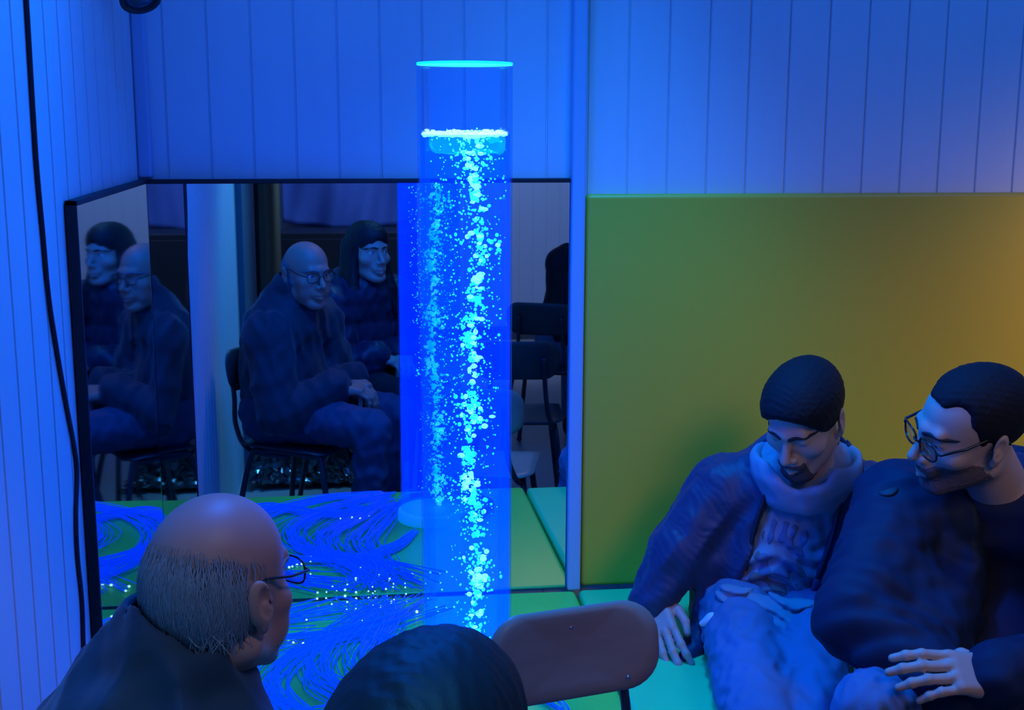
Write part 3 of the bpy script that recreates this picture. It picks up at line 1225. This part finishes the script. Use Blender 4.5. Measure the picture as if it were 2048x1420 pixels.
def side_joints(J, sw=.185, drop=.055, hipw=.088):
    f = unit((J['fw'][0], J['fw'][1], 0))
    r = np.array([f[1], -f[0], 0])
    J['r'] = r
    if 'sh' not in J:
        J['sh'] = [J['nb'] + r * sw - np.array([0, 0, drop]), J['nb'] - r * sw - np.array([0, 0, drop])]
    J['hip'] = [J['pe'] + r * hipw, J['pe'] - r * hipw]
    return f, r


def V3(*a):
    return np.array(a, float)


UP = V3(0, 0, 1)


def strands_on(F, c, rad, th0, th1, el0, el1, n, length, r, seed, flare=.1, sweep=.2, cut=None):
    """thin hair strands combed down over an ellipsoid (head coordinates)"""
    g = np.random.default_rng(seed)
    mb = MB()
    c, rad = np.array(c), np.array(rad)
    for i in range(n):
        th = g.uniform(th0, th1)
        el = g.uniform(el0, el1)
        if cut is not None and not cut(th, el):
            continue
        L = length * g.uniform(.6, 1.3)
        sw = g.normal() * sweep
        P = []
        for k in range(5):
            t = k / 4
            e = el - L * t / rad[2]
            a = th + sw * t * L / .08
            lift = 1 + .004 + flare * t * t * g.uniform(.2, 1) + .015
            P.append(F.p(c + rad * lift * np.array([math.cos(e) * math.cos(a), math.cos(e) * math.sin(a), math.sin(e)])))
        mb.tube(P, [r, r, r * .9, r * .7, r * .3], 3, caps=False)
    return mb


# ================================================================== bald man, lower left
F = head_frame(at(429, 1190, 1.49), (.56, .83), 4, 0)
J = dict(fw=V3(.86, .51, 0))
J['nb'] = F.t - J['fw'] * .050 - UP * .150
J['pe'] = V3(J['nb'][0] - .05, J['nb'][1] - .03, .565)
J['ch'] = J['nb'] * .55 + J['pe'] * .45 - J['fw'] * .03
f, r = side_joints(J, .175, .05)
J['el'] = [J['sh'][0] + f * .06 + r * .020 - UP * .27, J['sh'][1] + f * .06 - r * .045 - UP * .27]
J['kn'] = [J['hip'][0] + f * .43 + r * .03 + V3(0, 0, -.01), J['hip'][1] + f * .44 - r * .03 + V3(0, 0, -.01)]
J['an'] = [J['kn'][0] - f * .13 + r * .01 - UP * (J['kn'][0][2] - .10), J['kn'][1] - f * .03 - UP * (J['kn'][1][2] - .10)]
J['wr'] = [J['hip'][0] + f * .25 - r * .01 + UP * .125, J['hip'][1] + f * .27 + r * .02 + UP * .125]
BALD = J
hd = head_shape(F, 0, .003, 1.08, 1, .090)
p = person('person', 'bald man with grey hair fringe, wire glasses and dark jacket, seated at lower left', J, F, hd, skin_o,
           [(f * .8 - r * .5 - UP * .25, UP + f * .2, -1, (.5, .55, .6, .6), 1, .6), (f * .75 + r * .55 - UP * .25, UP + f * .2, 1, (.5, .55, .6, .6), 1, .6)])
eyes(F, p, (.1, -.1))
grey = mat('grey_hair', (.27, .28, .29), .6, bump=(120, .35, .001), var=.2, vscale=60, stretch=(2, 2, .5))
brows(F, p, hd, mat('grey_brow_hair', (.22, .22, .23), .7))
glasses(F, p, wire_m, .0014, .0255, .0175)
h = Sh(F)
h.ell((0, -.003, .022), (.0785, .0925, .097))
h.half((0, -.05, .050), (0, .42, 1), .035)         # below the bald crown
h.half((0, .028, 0), (0, 1, -.1), .010)              # behind the temples
h.half((0, -.07, -.062), (0, -.35, -1), .010)        # above the nape
for x in (-1, 1):
    h.ell((x * .086, .0, .000), (.016, .026, .040), .006, 's')
hn = wav(4, 8, .006, .016)
hair = sculpt('hair', h, grey, p, .0032, disp=lambda x, y, z: .0016 * hn(x * 1.4, y * 1.4, z * .5))
cutf = lambda th, el: math.sin(el) * .1 + .022 + random.uniform(-.022, .016) < .052 - .42 * ((math.sin(th) * .1 * math.cos(el)) + .045) and not (math.sin(th) > -.25 and math.sin(el) < .30)
mb = strands_on(F, (0, -.003, .022), (.0785, .0925, .097), math.radians(160), math.radians(380), -.75, .84, 6500, .050, .00048, 5, .045, .2, cutf)
mb2 = strands_on(F, (0, -.003, .022), (.0785, .0925, .097), math.radians(165), math.radians(372), -.78, -.25, 700, .052, .0008, 6, .20, .55, cutf)
mb.add(mb2.V, mb2.F)
mb2 = strands_on(F, (0, -.003, .022), (.0765, .0910, .096), math.radians(175), math.radians(365), .35, 1.0, 260, .05, .00045, 7, .02, .3)
mb.add(mb2.V, mb2.F)
mb.build('hair_strand', mat('pale_grey_hair', (.34, .36, .38), .5), hair, True)
hair.children[0]['kind'] = 'stuff'
dj = mat('dark_teal_jacket', (.009, .032, .048), .75, bump=(90, .35, .0015), var=.15, vscale=12, sheen=.15)
fl = folds(31, .010, .09, .22)
cj = coat(J, .030)
st = Sh()
c0 = J['nb'] - f * .004
st.cone(c0, c0 + UP * .088 - f * .004, .088, .082, .01)
st.cone(c0 + UP * .03, c0 + UP * .20 + f * .02, .054, .072, .01, 's')
st.ell(c0 + UP * .10 + f * .085 + r * .03, (.05, .05, .07), .02, 's')
cj.sub(st, .03)
cj.torus(J['nb'] + UP * .012 - f * .008, .080, .026, .03, rot=np.array(Matrix.Rotation(.28, 3, Vector((r[0], r[1], 0)))))
cj.cone(J['nb'] + r * .06 - UP * .02, J['nb'] - r * .06 - UP * .02, .065, .065, .03)
jk = sculpt('jacket', cj, dj, p, .0062, disp=lambda x, y, z: fl(x, y, z))
tr = trousers(J, .010)
ft = folds(33, .006, .06, .14)
sculpt('trousers', tr, mat('dark_blue_trousers', (.05, .07, .13), .8, bump=(200, .2, .0006)), p, .008, disp=lambda x, y, z: ft(x, y, z))
shoes(J, mat('black_shoe_leather', (.012, .012, .014), .35), p)
watch = MB().tube([J['wr'][1] + (unit(np.cross(f, UP)) * math.cos(q) + UP * math.sin(q)) * .030 for q in np.linspace(0, 6.28, 20, endpoint=False)], .0035, 6, closed=True)
watch.build('bracelet', steel, p, True)
turn(proto, J['pe'][0] + f[0] * .075 + .012, J['pe'][1] + f[1] * .075, f)

# ================================================================== woman with black hair, bottom centre
top = at(853, 1266, .975)
F = head_frame(top - UP * .142, (.50, .87), 0, 0)
J = dict(fw=V3(.62, .78, 0))
J['nb'] = F.t - J['fw'] * .030 - UP * .150
J['pe'] = V3(J['nb'][0] - .04, J['nb'][1] - .05, .575)
J['ch'] = J['nb'] * .55 + J['pe'] * .45 - J['fw'] * .02
f, r = side_joints(J, .165, .055)
J['el'] = [J['sh'][0] + f * .06 + r * .05 - UP * .25, J['sh'][1] + f * .06 - r * .030 - UP * .25]
J['kn'] = [J['hip'][0] + f * .40 + V3(0, 0, -.02), J['hip'][1] + f * .40 + V3(0, 0, -.02)]
J['an'] = [J['kn'][0] - f * .04 - UP * (J['kn'][0][2] - .10), J['kn'][1] - f * .04 - UP * (J['kn'][1][2] - .10)]
J['wr'] = [J['hip'][0] + f * .22 - r * .02 + UP * .12, J['hip'][1] + f * .22 + r * .02 + UP * .12]
hd = head_shape(F, 1, .004, .92)
p = person('person', 'woman with long black hair and dark puffer coat, at bottom centre', J, F, hd, skin_w,
           [(f * .8 - r * .5 - UP * .25, UP + f * .2, -1, (.5, .55, .6, .6), 1, .6, .92), (f * .75 + r * .55 - UP * .25, UP + f * .2, 1, (.5, .55, .6, .6), 1, .6, .92)], .0034, False)
eyes(F, p, (.2, 0))
brows(F, p, hd, brow_m, .003, 1)
bh = mat('black_hair', (.006, .006, .010), .6, bump=(150, .3, .001), stretch=(3, 3, .4))
h = Sh(F)
h.ell((0, -.012, .050), (.0795, .102, .089))
h.ell((.004, .012, .064), (.072, .086, .073), .01)
for x in (-1, 1):
    h.chain([(x * .062, .000, .04), (x * .074, .012, -.05), (x * .088, .030, -.14), (x * .098, .050, -.24)], [.026, .024, .028, .014], .02)
for x in (-1, 1):
    h.chain([(x * .062, -.040, .03), (x * .076, -.030, -.08), (x * .086, -.015, -.18), (x * .088, .0, -.27)], [.034, .036, .036, .02], .03)
h.cone((0, -.055, .02), (0, -.085, -.16), .055, .068, .04)
h.cone((0, -.085, -.16), (0, -.10, -.30), .068, .05, .02)
h.ell((0, .104, -.020), (.052, .060, .085), .012, 's')
h.cone((.010, .10, .150), (.004, -.05, .150), .010, .006, .012, 's')
hn = wav(8, 8, .010, .03)
sculpt('hair', h, bh, p, .0038, disp=lambda x, y, z: .0009 * hn(x * 1.5, y * 1.5, z * .2))
cj = coat(J, .036)
cj.torus(J['nb'] + UP * .005 - f * .01, .078, .028, .02)
nv = mat('navy_puffer_nylon', (.010, .016, .055), .5, bump=(60, .2, .001), sheen=.1)
fl = folds(41, .006, .06, .14)
sculpt('puffer_coat', cj, nv, p, .0068, disp=lambda x, y, z: fl(x, y, z) - .007 * np.abs(np.sin(z * 42 + x * 3)) + .003)
sculpt('trousers', trousers(J, .006), mat('black_trousers', (.015, .016, .022), .8), p, .009)
shoes(J, mat('black_shoe_leather', (0, 0, 0)), p)
WOMAN = J
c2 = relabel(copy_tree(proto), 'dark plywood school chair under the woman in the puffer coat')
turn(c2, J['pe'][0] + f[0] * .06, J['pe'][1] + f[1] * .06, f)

# ================================================================== young man in the hooded jacket
F = head_frame(at(1611, 838, 2.63), (-.70, -.71), 31, 3)
J = dict(fw=V3(-.42, -.91, 0))
J['nb'] = at(1612, 950, 2.71)
J['pe'] = V3(*at(1535, 1290, 2.76)[:2], .515)
J['ch'] = J['nb'] * .55 + J['pe'] * .45 - J['fw'] * .02
f, r = side_joints(J, .180, .045)
J['sh'][0] = J['sh'][0] + V3(-.012, 0, -.012)
J['el'] = [at(1358, 1105, 2.74), at(1775, 1180, 2.60)]
J['wr'] = [at(1305, 1202, 2.72), at(1755, 1300, 2.50)]
J['kn'] = [at(1528, 1480, 2.10), at(1628, 1490, 2.12)]
J['an'] = [J['kn'][0] + V3(-.02, -.07, 0) - UP * (J['kn'][0][2] - .10), J['kn'][1] + V3(-.02, -.07, 0) - UP * (J['kn'][1][2] - .10)]
hd = head_shape(F, 0, -.0045, .98)
hdir = at(1334, 1303, 2.60) - J['wr'][0]
p = person('person', 'young man with black hair and grey hooded top, leaning on one hand on the platform', J, F, hd, skin_m,
           [(hdir, V3(-.55, -.6, .5), -1, (.25, .2, .25, .3), .8, .0), (f - r * .3 - UP * .6, UP, 1, (.5, .5, .5, .5), 1, .5)])
eyes(F, p, (0, -.5))
brows(F, p, hd, brow_m, .0046)
h = Sh(F)
h.ell((0, -.010, .052), (.0835, .107, .090))
h.ell((0, .020, .068), (.076, .092, .072), .02)
h.half((0, .093, .080), (0, .80, -.60), .006)
h.half((0, .0, -.055), (0, -.1, -1), .01)
for x in (-1, 1):
    h.ell((x * .093, .000, -.008), (.018, .030, .036), .006, 's')
hn = wav(12, 8, .008, .02)
hm = mat('short_black_hair', (.009, .009, .012), .75, spec=.25, bump=(170, .5, .0015))
sculpt('hair', h, hm, p, .0032, disp=lambda x, y, z: .0006 * hn(x, y, z))


def beard(F, head, parent, m, top=-.030, slope=.30, grow=.0022, chin_only=False, name='beard'):
    b = Sh(F)
    c = Sh(F)
    c.ops = list(head.ops)
    c.grow(grow)
    b.ell((0, .04, -.07), (.085, .09, .06))
    b.sub(c, .002, 'i')
    b.half((0, .095, top), (0, slope, 1), .004)
    b.ell((0, .112, -.0600), (.0195, .022, .0085), .003, 's')
    b.half((0, -.012, -.06), (0, -1, .0), .006)
    if chin_only:
        for x in (-1, 1):
            b.ell((x * .054, .050, -.050), (.027, .050, .045), .012, 's')
    n = wav(17, 10, .003, .007)
    return sculpt(name, b, m, parent, .0024, disp=lambda x, y, z: .0008 * n(x, y, z))


beard(F, hd, p, mat('short_dark_beard', (.09, .065, .06), .8, bump=(300, .5, .001)), -.040, .2, .0018, True)

jk_m = mat('quilted_blue_jacket', (.017, .031, .092), .55, bump=(70, .3, .0015), var=.12, vscale=14, sheen=.1)
hood_m = mat('grey_marl_hoodie', (.24, .27, .34), .85, bump=(150, .4, .001), var=.12, vscale=40)
# hoodie under the open jacket
TF = torso_frame(J)
hs = coat(J, .010, False)
fl = folds(51, .004, .05, .12)
pel = J['pe']
hood_fold = lambda x, y, z: fl(x, y, z) + .007 * np.sin(z * 150 + 22 * x + 3 * np.sin(x * 40)) * np.clip((.74 - z) / .10, 0, 1)
hoodie = sculpt('hoodie', hs, hood_m, p, .0050, disp=hood_fold)
# the worn block print on the chest
for col, boxes in (((.11, .16, .27), [(-.035, .02, .010, .030), (-.012, .02, .007, .034), (.010, .025, .008, .030), (.034, .02, .008, .032), (-.02, -.045, .022, .016), (.03, -.05, .014, .020)]),
                   ((.20, .13, .13), [(-.050, -.045, .007, .024), (.008, -.085, .045, .010), (.052, -.01, .004, .03)])):
    pr = Sh(TF)
    pr.ops = list(hs.ops)
    pr.grow(.0016)
    bx_ = Sh(TF)
    for (x_, z_, w_, h_) in boxes:
        bx_.box((x_, .15, z_), (w_, .09, h_), .003, 0)
    q_ = Sh(TF)
    q_.ops = list(bx_.ops)
    q_.sub(pr, .0008, 'i')
    sculpt('chest_print', q_, mat('faded_print_%d' % (col[0] * 100), col, .8, var=.25, vscale=60), hoodie, .0042, disp=hood_fold)
# hood: a thick soft roll lying round the neck, open at the throat
hc = Fr(J['nb'] + f * .032 + UP * .012, frame((0, 0, 0), f, unit(UP + f * .72)).R)
hh = Sh(hc)
hh.torus((0, -.012, .034), .116, .0105, .018, rot=np.array(Matrix.Rotation(-.12, 3, 'X')), sq=1.03)
hh.torus((0, .002, .008), .112, .0105, .018, rot=np.array(Matrix.Rotation(-.1, 3, 'X')), sq=1.08)
hh.torus((0, .0, -.020), .100, .013, .02, sq=1.05)
hh.torus((0, .004, -.048), .082, .017, .02, sq=1.05)
hh.ell((0, -.105, -.010), (.085, .045, .075), .03)
hh.ell((0, .105, .058), (.070, .075, .060), .022, 's')
fh = folds(53, .002, .06, .12)
sculpt('hood', hh, mat('pale_grey_hood_cloth', (.25, .29, .38), .85, bump=(150, .4, .001)), p, .0042, disp=lambda x, y, z: fh(x, y, z))
# jacket: open down the front
cj = coat(J, .024)
cut = Sh(TF)
cut.box((-.010, .20, -.06), (.075, .20, .34), .02)
cj.sub(cut, .012, 's')
cut = Sh(hc)
cut.ell((0, -.005, .045), (.112, .112, .09))
cj.sub(cut, .012, 's')
# loose skirt of the jacket hanging beside the hip
cj.chain([at(1425, 1130, 2.74), at(1412, 1260, 2.70), at(1368, 1328, 2.60)], [.050, .042, .020], .03)
fl2 = folds(55, .005, .07, .15)


qn = wav(56, 8, .05, .12)


def quilt(x, y, z):
    return fl2(x, y, z) - .0026 * np.abs(np.sin((z * 1.0 + x * 1.1 - y * .2) * 120 + 1.6 * qn(x, y, z))) ** .6 + .002


sculpt('jacket', cj, jk_m, p, .0048, disp=quilt)
zp = MB()
for sx in (-.088, .068):
    pts = []
    for k in range(16):
        zz = .15 - .42 * k / 15
        yy = .1235 * math.sqrt(max(.05, 1 - (zz / .26) ** 2)) + .010
        pts.append(TF.p((sx * (1 + .08 * math.sin(k * .4)), yy, zz)))
    zp.tube(pts, .0055, 6)
zp.build('jacket_zip', mat('dark_zip_tape', (.012, .014, .03), .5), p, True)
# white shirt hem showing under the hoodie
wc = Sh()
wc.chain([at(1404, 1247, 2.56), at(1424, 1240, 2.555), at(1446, 1236, 2.55)], [.007, .016, .010], .01)
sculpt('tee_corner', wc, mat('white_tee_cotton', (.62, .65, .68), .85), p, .004)
wt = Sh()
wt.chain([at(1452, 1240, 2.565), at(1500, 1232, 2.56), at(1580, 1262, 2.50), at(1650, 1280, 2.48)], [.026, .034, .038, .032], .02)
wt.chain([at(1455, 1195, 2.60), at(1560, 1225, 2.54), at(1655, 1235, 2.52)], [.028, .034, .03], .02)
fw_ = folds(57, .003, .03, .07)
sculpt('shirt_hem', wt, mat('grey_blue_shirt_cotton', (.20, .25, .32), .85, bump=(150, .3)), p, .0042, disp=lambda x, y, z: fw_(x, y, z) + .0045 * np.sin(z * 260 + x * 34 + 2 * np.sin(x * 50)))
jeans = mat('blue_denim', (.11, .165, .29), .8, bump=(260, .35, .0007), var=.12, vscale=14)
ft = folds(59, .005, .04, .10)
sculpt('jeans', trousers(J, .012, .082, .082), jeans, p, .0058, disp=lambda x, y, z: ft(x, y, z))
shoes(J, mat('black_shoe_leather', (0, 0, 0)), p)

# ================================================================== man with glasses and beard, right edge
F = head_frame(at(1943, 864, 2.20), (-1.0, -.04), 12, 17)
J = dict(fw=V3(-.58, -.81, 0))
J['nb'] = at(2015, 1022, 2.27)
J['pe'] = V3(*at(2050, 1330, 2.40)[:2], .54)
J['ch'] = J['nb'] * .55 + J['pe'] * .45 - J['fw'] * .02
J['sh'] = [at(1800, 1010, 2.36), at(2200, 1045, 2.08)]
f, r = side_joints(J, .18, .05)
J['el'] = [at(1712, 1240, 2.13), at(2190, 1330, 1.98)]
J['wr'] = [at(1915, 1390, 1.97), at(1995, 1352, 1.92)]
J['kn'] = [at(1745, 1425, 1.98), at(2060, 1520, 1.98)]
J['an'] = [J['kn'][0] + V3(.13, -.03, 0) - UP * (J['kn'][0][2] - .14), J['kn'][1] + V3(0, -.03, 0) - UP * (J['kn'][1][2] - .10)]
hd = head_shape(F, 0, -.002, 1.03)
hdir = at(1822, 1337, 1.90) - J['wr'][1]
hdir2 = at(2060, 1425, 1.93) - J['wr'][0]
p = person('person', 'bearded man with black glasses and navy sweater, seated at the right edge, looking left', J, F, hd, skin_m,
           [(hdir2, V3(-.1, -.5, .8), 1, (.3, .35, .4, .4), 1, .6), (hdir, V3(-.15, -.62, .75), 1, (.32, .34, .38, .44), .6, .9)])
eyes(F, p, (0, -.35))
brows(F, p, hd, brow_m, .0042)
glasses(F, p, black_plastic, .0021, .0265, .0185)
h = Sh(F)
h.ell((0, -.012, .050), (.0815, .105, .088))
h.half((0, .070, .085), (0, .80, -.52), .006)
h.half((0, .0, -.050), (0, -.2, -1), .01)
for x in (-1, 1):
    h.ell((x * .060, .078, .078), (.030, .040, .040), .012, 's')
    h.ell((x * .085, .006, -.005), (.018, .034, .038), .006, 's')
    h.ell((x * .075, .060, .030), (.03, .034, .040), .010, 's')
hn = wav(22, 8, .008, .02)
sculpt('hair', h, hm, p, .0032, disp=lambda x, y, z: .0005 * hn(x, y, z))
beard(F, hd, p, mat('stubble_beard', (.13, .088, .08), .8, bump=(300, .5, .001)), -.036, .42, .0009)
# navy sweater, then the open jacket over it
TF = torso_frame(J)
sw_ = coat(J, .012, False)
sw_.cone(J['ch'] + f * .02, at(2010, 1330, 2.16), .10, .085, .06)
sw_.torus(J['nb'] + UP * .022 + f * .004, .066, .016, .03)
fl = folds(61, .006, .08, .18)
sculpt('sweater', sw_, mat('navy_knit', (.010, .014, .050), .85, bump=(240, .4, .001), sheen=.1), p, .0055, disp=lambda x, y, z: fl(x, y, z))
cj = coat(J, .030)
cj.chain([J['ch'] + f * .05 + r * .06, at(1855, 1255, 2.16), at(1900, 1350, 2.10)], [.090, .085, .055], .09)
cut = Sh(TF)
cut.box((-.050, .20, -.05), (.085, .20, .36), .03)
cj.sub(cut, .02, 's')
cut = Sh(Fr(J['nb'], frame((0, 0, 0), f, UP).R))
cut.ell((0, .01, .055), (.085, .10, .08))
cj.sub(cut, .012, 's')
fl3 = folds(63, .0045, .08, .18)
jr_m = mat('dark_navy_jacket_nylon', (.010, .019, .048), .68, spec=.25, bump=(60, .25, .001), var=.1, vscale=10)
EL = J['el'][0]
ea = unit(J['el'][0] - J['sh'][0])


def creases(x, y, z):
    dx, dy, dz = x - EL[0], y - EL[1], z - EL[2]
    t_ = dx * ea[0] + dy * ea[1] + dz * ea[2]
    w_ = np.exp(-(dx * dx + dy * dy + dz * dz) / .15 ** 2)
    return fl3(x, y, z) + .0055 * w_ * np.sin(t_ * 130 + 18 * dx + 2 * np.sin(dy * 30)) - .004 * np.abs(np.sin(t_ * 36 + .6)) ** 6


jk = sculpt('jacket', cj, jr_m, p, .0050, disp=creases)
bp = at(1712, 1003, 2.30)
e = unit(J['el'][0] - J['sh'][0])
nrm = unit(unit(EYE - J['sh'][0]) * .9 + V3(-.35, 0, .1))
nrm = unit(nrm - e * np.dot(nrm, e))
q0 = J['sh'][0] + e * .045
xx = np.cross(e, nrm)
Rb = np.stack([xx, e, nrm], 1)
MB().lathe([(0, .002), (.020, .002), (.0225, 0), (.0225, -.010), (0, -.010)], q0 + nrm * .0835, 28, Rb).build('sleeve_badge', mat('dark_round_patch', (.006, .008, .02), .6), jk, True)
ft = folds(65, .005, .04, .10)
sculpt('jeans', trousers(J, .010), jeans, p, .0058, disp=lambda x, y, z: ft(x, y, z))
shoes(J, mat('black_shoe_leather', (0, 0, 0)), p)

# ================================================================== person beyond the frame, partly seen at the mirror's right edge
J = dict(fw=V3(.35, -.94, 0))
J['nb'] = V3(1.18, .19, .99)
F = head_frame(J['nb'] + V3(.01, -.03, .155), (.3, -.95), 5, 0)
J['pe'] = V3(1.05, .24, .56)
J['ch'] = J['nb'] * .55 + J['pe'] * .45 - J['fw'] * .02
f, r = side_joints(J, .18, .05)
J['el'] = [J['sh'][0] + f * .08 + r * .04 - UP * .26, J['sh'][1] + f * .08 - r * .04 - UP * .26]
J['wr'] = [J['hip'][0] + f * .24 - r * .01 + UP * .125, J['hip'][1] + f * .26 + r * .02 + UP * .125]
J['kn'] = [J['hip'][0] + f * .43, J['hip'][1] + f * .43]
J['an'] = [J['kn'][0] - UP * (J['kn'][0][2] - .10), J['kn'][1] - UP * (J['kn'][1][2] - .10)]
hd = head_shape(F)
p = person('person', 'person in a dark coat, back turned, at the right edge of the mirror', J, F, hd, skin_m,
           [(f - r * .4 - UP * .2, UP, -1), (f + r * .4 - UP * .2, UP, 1)], .0045, False)
h = Sh(F)
h.ell((0, -.012, .050), (.083, .107, .090))
h.half((0, .085, .07), (0, .80, -.55), .006)
h.half((0, .0, -.055), (0, -.1, -1), .01)
sculpt('hair', h, hm, p, .005)
fl = folds(71, .008, .08, .2)
sculpt('coat', coat(J, .032), mat('black_wool_coat', (.012, .014, .022), .8, bump=(90, .3)), p, .0085, disp=lambda x, y, z: fl(x, y, z))
sculpt('jeans', trousers(J, .010), jeans, p, .010)
shoes(J, mat('black_shoe_leather', (0, 0, 0)), p)
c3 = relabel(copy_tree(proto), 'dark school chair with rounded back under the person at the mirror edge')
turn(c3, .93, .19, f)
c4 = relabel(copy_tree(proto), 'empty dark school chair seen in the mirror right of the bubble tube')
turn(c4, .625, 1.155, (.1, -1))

# ------------------------------------------------------------------ crumpled dark sheet on the floor behind the bald man's chair
V, F_ = [], []
ca_, cb_ = wav(81, 10, .05, .16), wav(83, 10, .02, .06)
nx, ny = 90, 70
for i in range(nx + 1):
    for j in range(ny + 1):
        u, v = i / nx, j / ny
        x, y = -.50 + .64 * u, -.35 + .97 * v
        e = min(1, 4 * u + .3, 4 * (1 - u), 4 * v, 4 * (1 - v) + .2)
        z = .012 + max(0, e) * (.30 * max(0, 1 - ((u - .4) / .75) ** 2) * (1 - .85 * v) + .05 * abs(ca_(x, y, 0)) + .03 * abs(cb_(x, y, 0)))
        V.append((x + .01 * cb_(y, x, .3), y + .01 * cb_(x, y, .7), z))
for i in range(nx):
    for j in range(ny):
        a = i * (ny + 1) + j
        F_.append((a, a + ny + 1, a + ny + 2, a + 1))
o = mesh_obj('crumpled_sheet', V, F_, mat('shiny_black_film', (.02, .022, .026), .14, spec=.9), None, False)
sd = o.modifiers.new('thickness', 'SOLIDIFY')
sd.thickness = .003
tag(o, 'crumpled shiny dark sheet heaped on the floor behind the woman\'s chair, seen in the mirror', 'sheet')
